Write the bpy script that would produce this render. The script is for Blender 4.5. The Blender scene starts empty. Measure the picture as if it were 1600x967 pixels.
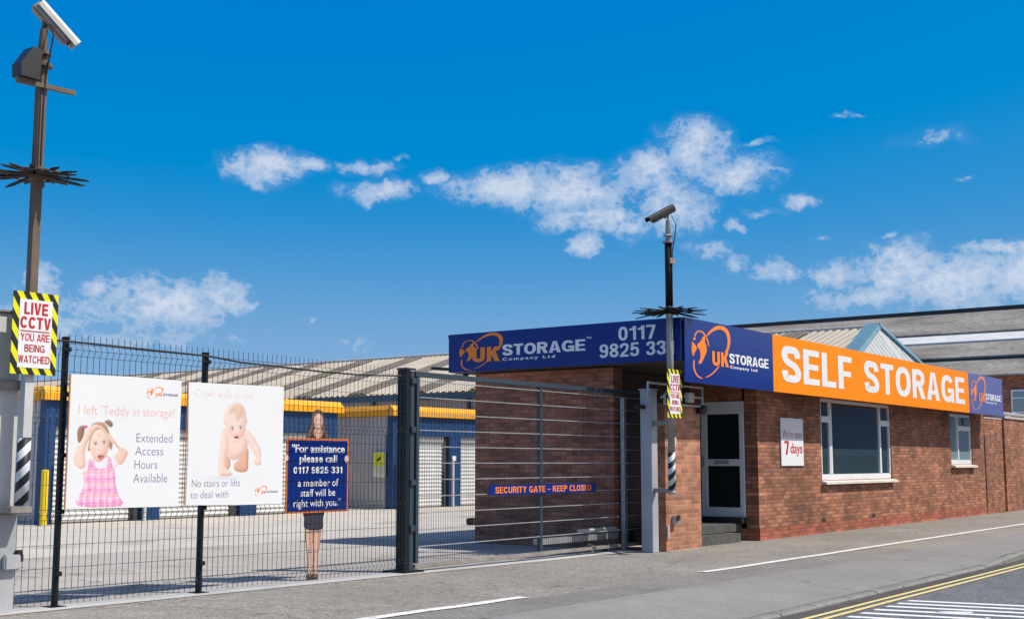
import bpy, bmesh, math, random
from mathutils import Vector, Matrix
R = math.radians
random.seed(7)
scene = bpy.context.scene
COL = scene.collection

# ------------------------------------------------------------------ camera
cam_data = bpy.data.cameras.new('camera')
cam = bpy.data.objects.new('camera', cam_data)
COL.objects.link(cam)
cam.location = (0, 0, 1.45)
cam.rotation_euler = (R(97.03), 0, R(-53.8))
cam_data.sensor_width = 36
cam_data.lens = 43.65
cam_data.clip_start = 0.1
cam_data.clip_end = 2000
scene.camera = cam

# ------------------------------------------------------------------ light
SUN_DIR = Vector((0.34, -0.66, 1.0)).normalized()
sun_data = bpy.data.lights.new('sun', 'SUN')
sun_data.energy = 4.7
sun_data.angle = R(0.5)
sun_data.color = (1.0, 0.935, 0.83)
sun = bpy.data.objects.new('sun', sun_data)
sun.rotation_euler = SUN_DIR.to_track_quat('Z', 'Y').to_euler()
sun.location = (20, -20, 40)
COL.objects.link(sun)

scene.view_settings.view_transform = 'Standard'
scene.view_settings.look = 'None'
scene.view_settings.exposure = 0.0
scene.view_settings.gamma = 1.0
scene.view_settings.use_curve_mapping = False

# clouds: bearing, height angle, half width, half height, density (all in the world's own directions)
CLOUDS= [(0.8344, 0.2317, 0.0382, 0.0149, 1), (0.7947, 0.2334, 0.0196, 0.0065, 0.9), (0.7498, 0.2348, 0.025, 0.0066, 0.8), (0.7365, 0.2169, 0.0339, 0.0096, 0.9), (0.7254, 0.243, 0.0063, 0.0025, 0.6), (0.6371, 0.2196, 0.0578, 0.0183, 1), (0.5793, 0.2167, 0.0496, 0.0214, 1), (0.5638, 0.1935, 0.0493, 0.0123, 1), (0.5353, 0.1854, 0.0207, 0.0128, 0.9), (0.6938, 0.2293, 0.0126, 0.0071, 0.8), (0.5217, 0.232, 0.0321, 0.0192, 1), (0.4825, 0.2474, 0.0318, 0.025, 1), (0.4496, 0.2286, 0.0404, 0.017, 1), (0.4987, 0.2075, 0.0334, 0.0278, 1), (0.4167, 0.2261, 0.016, 0.005, 0.8), (0.3998, 0.2049, 0.0178, 0.0065, 0.9), (0.43, 0.1977, 0.0171, 0.004, 0.55), (0.4531, 0.1859, 0.0111, 0.0051, 0.6), (0.3809, 0.1756, 0.0088, 0.0035, 0.6), (0.3348, 0.1744, 0.0067, 0.0025, 0.6), (0.5718, 0.1731, 0.0146, 0.0113, 0.8), (0.4738, 0.1688, 0.0203, 0.0112, 0.65), (0.4512, 0.157, 0.0161, 0.0101, 0.65), (0.4188, 0.1469, 0.0208, 0.0131, 0.8), (0.3769, 0.1465, 0.0291, 0.013, 0.85), (0.3286, 0.1484, 0.0445, 0.0226, 1), (0.2868, 0.1367, 0.0674, 0.0271, 1), (0.2324, 0.1386, 0.0561, 0.0294, 1), (0.2493, 0.1597, 0.0355, 0.0095, 1), (0.3436, 0.1283, 0.0701, 0.0148, 0.75), (0.2829, 0.1195, 0.0714, 0.0145, 0.6), (0.9571, 0.1327, 0.0122, 0.0117, 1), (0.9077, 0.1208, 0.0735, 0.0248, 0.95), (0.8641, 0.1272, 0.0307, 0.0221, 1), (0.9201, 0.1318, 0.0289, 0.0128, 0.9), (0.9941, 0.1334, 0.0156, 0.0183, 0.9), (0.9984, 0.1067, 0.0554, 0.0289, 0.65), (0.7579, 0.0939, 0.023, 0.0102, 0.5), (0.7953, 0.1101, 0.0071, 0.0061, 0.55), (0.2986, 0.2465, 0.028, 0.0067, 0.35), (0.363, 0.2708, 0.0118, 0.0024, 0.4), (0.9237, 0.0971, 0.1125, 0.0178, 0.5), (0.4337, 0.2519, 0.0152, 0.003, 0.5), (0.2733, 0.2147, 0.0064, 0.0029, 0.5)]

def build_world():
    w = bpy.data.worlds.new('World')
    scene.world = w
    w.use_nodes = True
    nt = w.node_tree
    N, L = nt.nodes, nt.links
    N.clear()
    out = N.new('ShaderNodeOutputWorld')
    bg = N.new('ShaderNodeBackground')
    bg.inputs['Strength'].default_value = 0.115
    sky = N.new('ShaderNodeTexSky')
    sky.sky_type = 'NISHITA'
    sky.sun_disc = False
    sky.sun_elevation = math.asin(SUN_DIR.z)
    sky.sun_rotation = math.atan2(SUN_DIR.x, SUN_DIR.y)
    sky.air_density = 1.0
    sky.dust_density = 0.6
    sky.ozone_density = 2.0
    def m(op, a, b=None, c=None, clamp=False):
        n = N.new('ShaderNodeMath')
        n.operation = op
        n.use_clamp = clamp
        for i, v in enumerate((a, b, c)):
            if v is None:
                continue
            if isinstance(v, (int, float)):
                n.inputs[i].default_value = v
            else:
                L.new(v, n.inputs[i])
        return n.outputs[0]
    # a clear day is bluest in the band of sky square to the sun: less red there, steadier blue
    tc0 = N.new('ShaderNodeTexCoord')
    dt = N.new('ShaderNodeVectorMath'); dt.operation = 'DOT_PRODUCT'
    dt.inputs[1].default_value = SUN_DIR
    L.new(tc0.outputs['Generated'], dt.inputs[0])
    bw = N.new('ShaderNodeMapRange'); bw.interpolation_type = 'SMOOTHSTEP'
    L.new(m('ABSOLUTE', dt.outputs['Value']), bw.inputs['Value'])
    bw.inputs['From Min'].default_value = 0.42; bw.inputs['From Max'].default_value = 0.6
    bw.inputs['To Min'].default_value = 1.0; bw.inputs['To Max'].default_value = 0.0
    sc_ = N.new('ShaderNodeSeparateColor'); L.new(sky.outputs['Color'], sc_.inputs[0])
    cc = N.new('ShaderNodeCombineColor')
    L.new(m('MAXIMUM', m('MULTIPLY_ADD', sc_.outputs[0], 0.62, -1.25), 0.0), cc.inputs[0])
    L.new(m('MULTIPLY_ADD', sc_.outputs[1], 0.466, 0.74), cc.inputs[1])
    L.new(m('MULTIPLY_ADD', sc_.outputs[2], 0.14, 4.85), cc.inputs[2])
    pale = N.new('ShaderNodeHueSaturation'); pale.inputs['Saturation'].default_value = 0.6
    L.new(sky.outputs['Color'], pale.inputs['Color'])
    sm = N.new('ShaderNodeMix'); sm.data_type = 'RGBA'
    L.new(bw.outputs[0], sm.inputs['Factor']); L.new(pale.outputs['Color'], sm.inputs['A']); L.new(cc.outputs[0], sm.inputs['B'])
    tc = N.new('ShaderNodeTexCoord')
    sep = N.new('ShaderNodeSeparateXYZ')
    L.new(tc.outputs['Generated'], sep.inputs[0])
    az = m('ARCTAN2', sep.outputs['Y'], sep.outputs['X'])
    el = m('ARCSINE', sep.outputs['Z'])
    # billow: warp the bearings a little so that no outline is an ellipse
    def noise(scale, detail, rough, stretch=(1, 1, 1), off=(0, 0, 0)):
        mp = N.new('ShaderNodeMapping')
        mp.inputs['Scale'].default_value = stretch
        mp.inputs['Location'].default_value = off
        L.new(tc.outputs['Generated'], mp.inputs['Vector'])
        n = N.new('ShaderNodeTexNoise')
        n.inputs['Scale'].default_value = scale
        n.inputs['Detail'].default_value = detail
        n.inputs['Roughness'].default_value = rough
        L.new(mp.outputs[0], n.inputs['Vector'])
        return n.outputs['Fac']
    w1 = noise(26, 3, 0.6)
    w2 = noise(26, 3, 0.6, off=(5, 3, 8))
    azw = m('ADD', az, m('MULTIPLY', m('SUBTRACT', w1, 0.5), 0.045))
    elw = m('ADD', el, m('MULTIPLY', m('SUBTRACT', w2, 0.5), 0.03))
    pos = N.new('ShaderNodeCombineXYZ')
    L.new(azw, pos.inputs[0])
    L.new(elw, pos.inputs[1])
    best = None
    for (a, e, ra, re, dens) in CLOUDS:
        s = N.new('ShaderNodeVectorMath'); s.operation = 'SUBTRACT'
        s.inputs[1].default_value = (a, e, 0)
        L.new(pos.outputs[0], s.inputs[0])
        k = N.new('ShaderNodeVectorMath'); k.operation = 'MULTIPLY'
        k.inputs[1].default_value = (1 / ra, 1 / re, 0)
        L.new(s.outputs[0], k.inputs[0])
        ln = N.new('ShaderNodeVectorMath'); ln.operation = 'LENGTH'
        L.new(k.outputs[0], ln.inputs[0])
        v = m('MULTIPLY', m('SUBTRACT', 1.25, ln.outputs['Value'], clamp=True), dens)
        best = v if best is None else m('MAXIMUM', best, v)
    fine = noise(38, 10, 0.66, stretch=(1, 1, 1.4))
    lump = m('ABSOLUTE', m('MULTIPLY_ADD', noise(75, 7, 0.58, stretch=(1, 1, 1.25)), 2.0, -1.0))
    d = m('ADD', best, m('MULTIPLY', m('SUBTRACT', fine, 0.5), 1.5))
    d = m('ADD', d, m('MULTIPLY', m('SUBTRACT', 0.22, lump), 1.1))
    edge = N.new('ShaderNodeMapRange'); edge.interpolation_type = 'SMOOTHSTEP'
    L.new(d, edge.inputs['Value'])
    edge.inputs['From Min'].default_value = 0.20
    edge.inputs['From Max'].default_value = 0.72
    thick = N.new('ShaderNodeMapRange')
    L.new(d, thick.inputs['Value'])
    thick.inputs['From Min'].default_value = 0.35; thick.inputs['From Max'].default_value = 1.25
    thick.inputs['To Min'].default_value = 0.28; thick.inputs['To Max'].default_value = 0.84
    gate = N.new('ShaderNodeMapRange')
    L.new(best, gate.inputs['Value'])
    gate.inputs['From Min'].default_value = 0.0
    gate.inputs['From Max'].default_value = 0.25
    alpha = m('MULTIPLY', m('MULTIPLY', edge.outputs[0], gate.outputs[0]), thick.outputs[0])
    # thin veils round the clouds and a pale haze low down
    veil = m('MULTIPLY', m('MULTIPLY', best, m('MULTIPLY_ADD', noise(14, 6, 0.65, stretch=(1, 1, 3)), 2.4, -0.7, clamp=True)), 0.55)
    lowh = N.new('ShaderNodeMapRange'); lowh.interpolation_type = 'SMOOTHSTEP'
    L.new(el, lowh.inputs['Value'])
    lowh.inputs['From Min'].default_value = 0.03; lowh.inputs['From Max'].default_value = 0.21
    lowh.inputs['To Min'].default_value = 0.30; lowh.inputs['To Max'].default_value = 0.0
    alpha = m('MAXIMUM', alpha, m('MAXIMUM', veil, lowh.outputs[0]))
    cr = N.new('ShaderNodeMix'); cr.data_type = 'RGBA'
    cr.inputs['A'].default_value = (3.7, 4.8, 6.6, 1)
    cr.inputs['B'].default_value = (6.1, 6.6, 7.5, 1)
    L.new(m('MULTIPLY_ADD', d, 0.9, -0.25, clamp=True), cr.inputs['Factor'])
    mix = N.new('ShaderNodeMix'); mix.data_type = 'RGBA'
    L.new(alpha, mix.inputs['Factor'])
    L.new(sm.outputs['Result'], mix.inputs['A'])
    L.new(cr.outputs['Result'], mix.inputs['B'])
    L.new(mix.outputs['Result'], bg.inputs['Color'])
    L.new(bg.outputs[0], out.inputs['Surface'])
build_world()

# ------------------------------------------------------------------ materials
def _nodes(name):
    m = bpy.data.materials.new(name)
    m.use_nodes = True
    nt = m.node_tree
    return m, nt, nt.nodes['Principled BSDF']

def pmat(name, col, rough=0.6, var=0.12, scale=4.0, fine=60.0, fine_var=0.06, bump=0.0, metal=0.0, spec=0.5, stretch=(1, 1, 1), tint=None):
    """painted / mineral surface: a base colour broken up by broad blotches and fine grain"""
    m, nt, b = _nodes(name)
    N, L = nt.nodes, nt.links
    tc = N.new('ShaderNodeTexCoord')
    mp = N.new('ShaderNodeMapping'); mp.inputs['Scale'].default_value = stretch
    L.new(tc.outputs['Object'], mp.inputs[0])
    n1 = N.new('ShaderNodeTexNoise'); n1.inputs['Scale'].default_value = scale; n1.inputs['Detail'].default_value = 5
    n2 = N.new('ShaderNodeTexNoise'); n2.inputs['Scale'].default_value = fine; n2.inputs['Detail'].default_value = 3
    L.new(mp.outputs[0], n1.inputs['Vector']); L.new(mp.outputs[0], n2.inputs['Vector'])
    r1 = N.new('ShaderNodeMapRange')
    r1.inputs['From Min'].default_value = 0.3; r1.inputs['From Max'].default_value = 0.7
    r1.inputs['To Min'].default_value = 1 - var; r1.inputs['To Max'].default_value = 1 + var
    L.new(n1.outputs['Fac'], r1.inputs['Value'])
    r2 = N.new('ShaderNodeMapRange')
    r2.inputs['From Min'].default_value = 0.3; r2.inputs['From Max'].default_value = 0.7
    r2.inputs['To Min'].default_value = 1 - fine_var; r2.inputs['To Max'].default_value = 1 + fine_var
    L.new(n2.outputs['Fac'], r2.inputs['Value'])
    mu = N.new('ShaderNodeMath'); mu.operation = 'MULTIPLY'
    L.new(r1.outputs[0], mu.inputs[0]); L.new(r2.outputs[0], mu.inputs[1])
    base = N.new('ShaderNodeMix'); base.data_type = 'RGBA'
    base.inputs['A'].default_value = (*col, 1)
    base.inputs['B'].default_value = (*(tint or col), 1)
    L.new(n1.outputs['Fac'], base.inputs['Factor'])
    sc = N.new('ShaderNodeVectorMath'); sc.operation = 'SCALE'
    L.new(base.outputs['Result'], sc.inputs[0]); L.new(mu.outputs[0], sc.inputs['Scale'])
    L.new(sc.outputs[0], b.inputs['Base Color'])
    b.inputs['Roughness'].default_value = rough
    b.inputs['Metallic'].default_value = metal
    b.inputs['Specular IOR Level'].default_value = spec
    if bump:
        bp = N.new('ShaderNodeBump'); bp.inputs['Strength'].default_value = bump; bp.inputs['Distance'].default_value = 0.02
        L.new(n2.outputs['Fac'], bp.inputs['Height']); L.new(bp.outputs[0], b.inputs['Normal'])
    return m

def brick_mat(name, c1, c2, mortar, dirt=0.35, swap=True):
    m, nt, b = _nodes(name)
    N, L = nt.nodes, nt.links
    tc = N.new('ShaderNodeTexCoord')
    sep = N.new('ShaderNodeSeparateXYZ'); L.new(tc.outputs['Object'], sep.inputs[0])
    ad = N.new('ShaderNodeMath'); ad.operation = 'ADD'
    L.new(sep.outputs['X'], ad.inputs[0]); L.new(sep.outputs['Y'], ad.inputs[1])
    cb = N.new('ShaderNodeCombineXYZ'); L.new(ad.outputs[0], cb.inputs[0]); L.new(sep.outputs['Z'], cb.inputs[1])
    br = N.new('ShaderNodeTexBrick')
    br.inputs['Scale'].default_value = 1
    br.inputs['Brick Width'].default_value = 0.225
    br.inputs['Row Height'].default_value = 0.075
    br.inputs['Mortar Size'].default_value = 0.009
    br.inputs['Mortar Smooth'].default_value = 0.3
    br.inputs['Bias'].default_value = 0.0
    br.inputs['Color1'].default_value = (*c1, 1)
    br.inputs['Color2'].default_value = (*c2, 1)
    br.inputs['Mortar'].default_value = (*mortar, 1)
    L.new(cb.outputs[0], br.inputs['Vector'])
    n1 = N.new('ShaderNodeTexNoise'); n1.inputs['Scale'].default_value = 0.9; n1.inputs['Detail'].default_value = 6
    n1.inputs['Roughness'].default_value = 0.65
    L.new(tc.outputs['Object'], n1.inputs['Vector'])
    n2 = N.new('ShaderNodeTexNoise'); n2.inputs['Scale'].default_value = 30; n2.inputs['Detail'].default_value = 3
    L.new(tc.outputs['Object'], n2.inputs['Vector'])
    # every brick burnt a little differently
    def mth(op, a, c=None):
        x = N.new('ShaderNodeMath'); x.operation = op
        for k, v in enumerate((a, c)):
            if v is None: continue
            if isinstance(v, (int, float)): x.inputs[k].default_value = v
            else: L.new(v, x.inputs[k])
        return x.outputs[0]
    row = mth('FLOOR', mth('DIVIDE', sep.outputs['Z'], 0.075))
    colm = mth('FLOOR', mth('DIVIDE', mth('ADD', ad.outputs[0], mth('MULTIPLY', mth('FLOORED_MODULO', row, 2.0), 0.1125)), 0.225))
    idv = N.new('ShaderNodeCombineXYZ'); L.new(colm, idv.inputs[0]); L.new(row, idv.inputs[1])
    wn = N.new('ShaderNodeTexWhiteNoise'); wn.noise_dimensions = '2D'; L.new(idv.outputs[0], wn.inputs['Vector'])
    r1 = N.new('ShaderNodeMapRange'); r1.inputs['From Min'].default_value = 0.3; r1.inputs['From Max'].default_value = 0.7
    r1.inputs['To Min'].default_value = 1 - dirt; r1.inputs['To Max'].default_value = 1 + dirt * 0.6
    L.new(n1.outputs['Fac'], r1.inputs['Value'])
    r2 = N.new('ShaderNodeMapRange'); r2.inputs['From Min'].default_value = 0.0; r2.inputs['From Max'].default_value = 1.0
    r2.inputs['To Min'].default_value = 0.70; r2.inputs['To Max'].default_value = 1.28
    L.new(wn.outputs['Value'], r2.inputs['Value'])
    r3 = N.new('ShaderNodeMapRange'); r3.inputs['To Min'].default_value = 0.85; r3.inputs['To Max'].default_value = 1.15
    L.new(n2.outputs['Fac'], r3.inputs['Value'])
    a = N.new('ShaderNodeMath'); a.operation = 'MULTIPLY'; L.new(r1.outputs[0], a.inputs[0]); L.new(r2.outputs[0], a.inputs[1])
    a2 = N.new('ShaderNodeMath'); a2.operation = 'MULTIPLY'; L.new(a.outputs[0], a2.inputs[0]); L.new(r3.outputs[0], a2.inputs[1])
    sc = N.new('ShaderNodeVectorMath'); sc.operation = 'SCALE'
    L.new(br.outputs['Color'], sc.inputs[0]); L.new(a2.outputs[0], sc.inputs['Scale'])
    L.new(sc.outputs[0], b.inputs['Base Color'])
    b.inputs['Roughness'].default_value = 0.88
    bp = N.new('ShaderNodeBump'); bp.inputs['Strength'].default_value = 0.6; bp.inputs['Distance'].default_value = 0.008
    bp.invert = True
    L.new(br.outputs['Fac'], bp.inputs['Height']); L.new(bp.outputs[0], b.inputs['Normal'])
    return m

def stripe_mat(name, c1, c2, vec, period, rough=0.5, duty=0.5):
    """two flat colours in slanting bands, wear included"""
    m, nt, b = _nodes(name)
    N, L = nt.nodes, nt.links
    tc = N.new('ShaderNodeTexCoord')
    dt = N.new('ShaderNodeVectorMath'); dt.operation = 'DOT_PRODUCT'
    dt.inputs[1].default_value = tuple(v / period for v in vec)
    L.new(tc.outputs['Object'], dt.inputs[0])
    fr = N.new('ShaderNodeMath'); fr.operation = 'FRACT'; L.new(dt.outputs['Value'], fr.inputs[0])
    gt = N.new('ShaderNodeMath'); gt.operation = 'GREATER_THAN'; gt.inputs[1].default_value = duty
    L.new(fr.outputs[0], gt.inputs[0])
    mx = N.new('ShaderNodeMix'); mx.data_type = 'RGBA'
    mx.inputs['A'].default_value = (*c1, 1); mx.inputs['B'].default_value = (*c2, 1)
    L.new(gt.outputs[0], mx.inputs['Factor'])
    L.new(mx.outputs['Result'], b.inputs['Base Color'])
    b.inputs['Roughness'].default_value = rough
    return m

def ground_mat(name, col, col2, rough=0.9, patch=0.25, grain=0.35, crack=0.0, bump=0.25, bands=None, stain=None):
    """asphalt or concrete: aggregate grain, repair patches, oil stains, hairline cracks"""
    m, nt, b = _nodes(name)
    N, L = nt.nodes, nt.links
    tc = N.new('ShaderNodeTexCoord')
    def noise(s, d, r=0.55):
        n = N.new('ShaderNodeTexNoise'); n.inputs['Scale'].default_value = s; n.inputs['Detail'].default_value = d
        n.inputs['Roughness'].default_value = r
        L.new(tc.outputs['Object'], n.inputs['Vector']); return n.outputs['Fac']
    def rng(v, a, c, lo, hi):
        r = N.new('ShaderNodeMapRange')
        r.inputs['From Min'].default_value = a; r.inputs['From Max'].default_value = c
        r.inputs['To Min'].default_value = lo; r.inputs['To Max'].default_value = hi
        L.new(v, r.inputs['Value']); return r.outputs[0]
    def mul(a, c):
        x = N.new('ShaderNodeMath'); x.operation = 'MULTIPLY'; L.new(a, x.inputs[0]); L.new(c, x.inputs[1]); return x.outputs[0]
    big = noise(0.35, 6, 0.6)
    mid = noise(2.2, 5, 0.6)
    g1 = noise(55, 3)
    g2 = noise(16, 4, 0.7)
    mx = N.new('ShaderNodeMix'); mx.data_type = 'RGBA'
    mx.inputs['A'].default_value = (*col, 1); mx.inputs['B'].default_value = (*col2, 1)
    L.new(rng(big, 0.38, 0.62, 0, 1), mx.inputs['Factor'])
    f = mul(rng(mid, 0.3, 0.7, 1 - patch, 1 + patch), rng(g1, 0.36, 0.64, 1 - grain, 1 + grain))
    f = mul(f, rng(g2, 0.36, 0.64, 1 - grain * 0.6, 1 + grain * 0.6))
    if stain:
        f = mul(f, rng(noise(stain, 2), 0.6, 0.72, 1.0, 0.72))
    if crack:
        vo = N.new('ShaderNodeTexVoronoi'); vo.feature = 'DISTANCE_TO_EDGE'; vo.inputs['Scale'].default_value = crack
        wp = N.new('ShaderNodeVectorMath'); wp.operation = 'ADD'
        nv = N.new('ShaderNodeTexNoise'); nv.inputs['Scale'].default_value = 1.6; nv.inputs['Detail'].default_value = 4
        L.new(tc.outputs['Object'], nv.inputs['Vector'])
        L.new(tc.outputs['Object'], wp.inputs[0]); L.new(nv.outputs['Color'], wp.inputs[1])
        L.new(wp.outputs[0], vo.inputs['Vector'])
        f = mul(f, rng(vo.outputs['Distance'], 0.0, crack * 0.022, 0.5, 1.0))
    sc = N.new('ShaderNodeVectorMath'); sc.operation = 'SCALE'
    L.new(mx.outputs['Result'], sc.inputs[0]); L.new(f, sc.inputs['Scale'])
    L.new(sc.outputs[0], b.inputs['Base Color'])
    b.inputs['Roughness'].default_value = rough
    b.inputs['Specular IOR Level'].default_value = 0.3
    bp = N.new('ShaderNodeBump'); bp.inputs['Strength'].default_value = bump; bp.inputs['Distance'].default_value = 0.01
    L.new(g1, bp.inputs['Height']); L.new(bp.outputs[0], b.inputs['Normal'])
    return m

def paint_line_mat(name, col, under, wear=0.5):
    """road paint, worn through to the asphalt in places"""
    m, nt, b = _nodes(name)
    N, L = nt.nodes, nt.links
    tc = N.new('ShaderNodeTexCoord')
    n = N.new('ShaderNodeTexNoise'); n.inputs['Scale'].default_value = 9; n.inputs['Detail'].default_value = 8; n.inputs['Roughness'].default_value = 0.75
    L.new(tc.outputs['Object'], n.inputs['Vector'])
    r = N.new('ShaderNodeMapRange'); r.inputs['From Min'].default_value = wear; r.inputs['From Max'].default_value = wear + 0.12
    L.new(n.outputs['Fac'], r.inputs['Value'])
    mx = N.new('ShaderNodeMix'); mx.data_type = 'RGBA'
    mx.inputs['A'].default_value = (*col, 1); mx.inputs['B'].default_value = (*under, 1)
    L.new(r.outputs[0], mx.inputs['Factor'])
    L.new(mx.outputs['Result'], b.inputs['Base Color'])
    b.inputs['Roughness'].default_value = 0.7
    return m

def glass_mat(name, col, rough=0.03):
    m, nt, b = _nodes(name)
    b.inputs['Base Color'].default_value = (*col, 1)
    b.inputs['Roughness'].default_value = rough
    b.inputs['Specular IOR Level'].default_value = 0.6
    b.inputs['Coat Weight'].default_value = 0.4
    b.inputs['Coat Roughness'].default_value = 0.02
    return m

M = {}
M['brick'] = brick_mat('brick', (0.435, 0.178, 0.10), (0.285, 0.106, 0.058), (0.18, 0.10, 0.07), dirt=0.48)
M['brick_pier'] = brick_mat('brick_pier', (0.45, 0.19, 0.105), (0.38, 0.15, 0.082), (0.38, 0.25, 0.185), dirt=0.25)
M['brick_red'] = brick_mat('brick_red', (0.42, 0.115, 0.062), (0.34, 0.09, 0.05), (0.20, 0.10, 0.07), dirt=0.35)
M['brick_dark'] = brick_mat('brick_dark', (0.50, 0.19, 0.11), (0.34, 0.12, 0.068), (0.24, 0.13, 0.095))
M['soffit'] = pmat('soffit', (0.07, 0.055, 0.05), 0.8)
M['roof_felt'] = pmat('roof_felt', (0.12, 0.12, 0.125), 0.9, 0.2)
M['navy'] = pmat('navy', (0.004, 0.026, 0.205), 0.2, 0.06, 1.0, spec=0.3)
M['navy_faded'] = pmat('navy_faded', (0.10, 0.115, 0.34), 0.3, 0.06, 1.0)
M['orange'] = pmat('orange', (0.98, 0.262, 0.0), 0.45, 0.04, 0.7, spec=0.12, stretch=(0.5, 1, 2))
M['orange_print'] = pmat('orange_print', (0.93, 0.24, 0.01), 0.4, 0.03, 1.0)
M['orange_faded'] = pmat('orange_faded', (0.85, 0.26, 0.08), 0.4, 0.04, 1.0)
M['white_print'] = pmat('white_print', (0.82, 0.82, 0.84), 0.4, 0.03, 1.0)
M['white_pvc'] = pmat('white_pvc', (0.78, 0.79, 0.80), 0.35, 0.05, 2.0)
M['poster_white'] = pmat('poster_white', (0.80, 0.81, 0.83), 0.5, 0.025, 1.5, fine_var=0.01)
M['poster_edge'] = pmat('poster_edge', (0.55, 0.2, 0.08), 0.6)
M['navy_ink'] = pmat('navy_ink', (0.15, 0.16, 0.32), 0.5, 0.05)
M['pink_ink'] = pmat('pink_ink', (0.82, 0.42, 0.41), 0.5, 0.05)
M['pale_pink_ink'] = pmat('pale_pink_ink', (0.81, 0.60, 0.61), 0.5, 0.05)
M['red_ink'] = pmat('red_ink', (0.55, 0.012, 0.02), 0.5, 0.05)
M['porch_shade'] = pmat('porch_shade', (0.045, 0.032, 0.028), 0.85, 0.2)  # nearly black, standing in for the deep shade inside the porch
M['board_orange'] = pmat('board_orange', (0.66, 0.17, 0.03), 0.5, 0.05)  # muted orange: half-shadow from the mesh put into the colour
M['maroon_ink'] = pmat('maroon_ink', (0.42, 0.10, 0.14), 0.5, 0.05)
M['skin'] = pmat('skin', (0.70, 0.40, 0.30), 0.6, 0.08, 7.0, tint=(0.86, 0.62, 0.53))
M['black_cloth'] = pmat('black_cloth', (0.014, 0.015, 0.024), 0.7, 0.2)
M['mesh_green'] = pmat('mesh_green', (0.013, 0.018, 0.024), 0.4, 0.15)
M['post_dark'] = pmat('post_dark', (0.009, 0.012, 0.017), 0.55, 0.15, 5.0, spec=0.25)
M['gate_paint'] = pmat('gate_paint', (0.035, 0.055, 0.08), 0.4, 0.12, 5.0)
M['gate_wire'] = pmat('gate_wire', (0.020, 0.019, 0.020), 0.6, 0.2, 5.0, spec=0.2)
M['galv'] = pmat('galv', (0.42, 0.43, 0.44), 0.42, 0.18, 6.0, metal=0.35)
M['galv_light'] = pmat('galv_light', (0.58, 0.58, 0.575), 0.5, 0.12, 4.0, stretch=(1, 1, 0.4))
M['grey_post'] = pmat('grey_post', (0.36, 0.375, 0.41), 0.55, 0.12, 3.0, stretch=(1, 1, 0.4), tint=(0.42, 0.42, 0.43))
M['pole_brown'] = pmat('pole_brown', (0.145, 0.11, 0.083), 0.6, 0.25, 5.0, stretch=(1, 1, 0.3), spec=0.3)
M['pole_grey'] = pmat('pole_grey', (0.30, 0.295, 0.30), 0.5, 0.2, 5.0, stretch=(1, 1, 0.3))
M['pole_dark'] = pmat('pole_dark', (0.016, 0.013, 0.012), 0.65, 0.3, 5.0, spec=0.2)
M['bracket'] = pmat('bracket', (0.26, 0.235, 0.21), 0.55, 0.2, 6.0)
M['spike_black'] = pmat('spike_black', (0.022, 0.017, 0.015), 0.7, 0.3, spec=0.2)
M['cam_white'] = pmat('cam_white', (0.62, 0.60, 0.56), 0.45, 0.12)
M['cam_dark'] = pmat('cam_dark', (0.035, 0.032, 0.03), 0.4, 0.2)
M['hazard'] = stripe_mat('hazard', (0.80, 0.78, 0.0), (0.012, 0.013, 0.012), (1, 0, 0.62), 0.128)
M['pole_stripe'] = stripe_mat('pole_stripe', (0.62, 0.64, 0.68), (0.012, 0.014, 0.022), (-0.9, 0.5, 1), 0.185)
M['yellow_paint'] = pmat('yellow_paint', (0.85, 0.58, 0.0), 0.45, 0.08)
M['trim_yellow'] = pmat('trim_yellow', (0.90, 0.40, 0.012), 0.4, 0.06)
M['unit_blue'] = pmat('unit_blue', (0.018, 0.06, 0.165), 0.45, 0.12, 3.0, spec=0.3)
M['unit_grey'] = pmat('unit_grey', (0.46, 0.455, 0.45), 0.5, 0.08, 2.0)
M['shutter'] = pmat('shutter', (0.58, 0.58, 0.575), 0.45, 0.07, 3.0)
M['shed_roof'] = pmat('shed_roof', (0.44, 0.385, 0.31), 0.7, 0.14, 0.6)
M['rooflight'] = pmat('rooflight', (0.135, 0.112, 0.09), 0.7, 0.2, 1.5)
M['gutter_blue'] = pmat('gutter_blue', (0.035, 0.075, 0.13), 0.4, 0.1)
M['barge_blue'] = pmat('barge_blue', (0.11, 0.24, 0.31), 0.5, 0.15, 2.0)
M['gable_white'] = pmat('gable_white', (0.42, 0.44, 0.45), 0.6, 0.1)
M['asbestos'] = pmat('asbestos', (0.285, 0.262, 0.232), 0.9, 0.38, 0.9, 9.0, 0.3, bump=0.4, stretch=(0.7, 0.3, 0.7), tint=(0.21, 0.195, 0.172))
M['roof_white'] = pmat('roof_white', (0.66, 0.66, 0.65), 0.6, 0.1, 1.2)
M['roof_dark'] = pmat('roof_dark', (0.045, 0.045, 0.05), 0.8)
M['pane_dark'] = glass_mat('pane_dark', (0.036, 0.062, 0.08))  # bluish reflection partly put into the base colour
M['pane_teal'] = glass_mat('pane_teal', (0.22, 0.32, 0.36), 0.08)
M['pane_black'] = glass_mat('pane_black', (0.008, 0.016, 0.019))  # slight teal reflection put into the base colour
M['rubber'] = pmat('rubber', (0.02, 0.02, 0.02), 0.7)
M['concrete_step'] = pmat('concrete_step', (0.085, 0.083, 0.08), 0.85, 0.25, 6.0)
M['sill'] = pmat('sill', (0.70, 0.66, 0.60), 0.6, 0.12)
M['coping'] = pmat('coping', (0.50, 0.46, 0.42), 0.8, 0.15)
M['sign_yellow'] = pmat('sign_yellow', (0.78, 0.76, 0.02), 0.5)
M['sign_cream'] = pmat('sign_cream', (0.74, 0.72, 0.56), 0.5)
M['bell'] = pmat('bell', (0.66, 0.60, 0.50), 0.5)
M['opposite'] = pmat('opposite', (0.20, 0.22, 0.25), 0.8, 0.1, 0.5)
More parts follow.
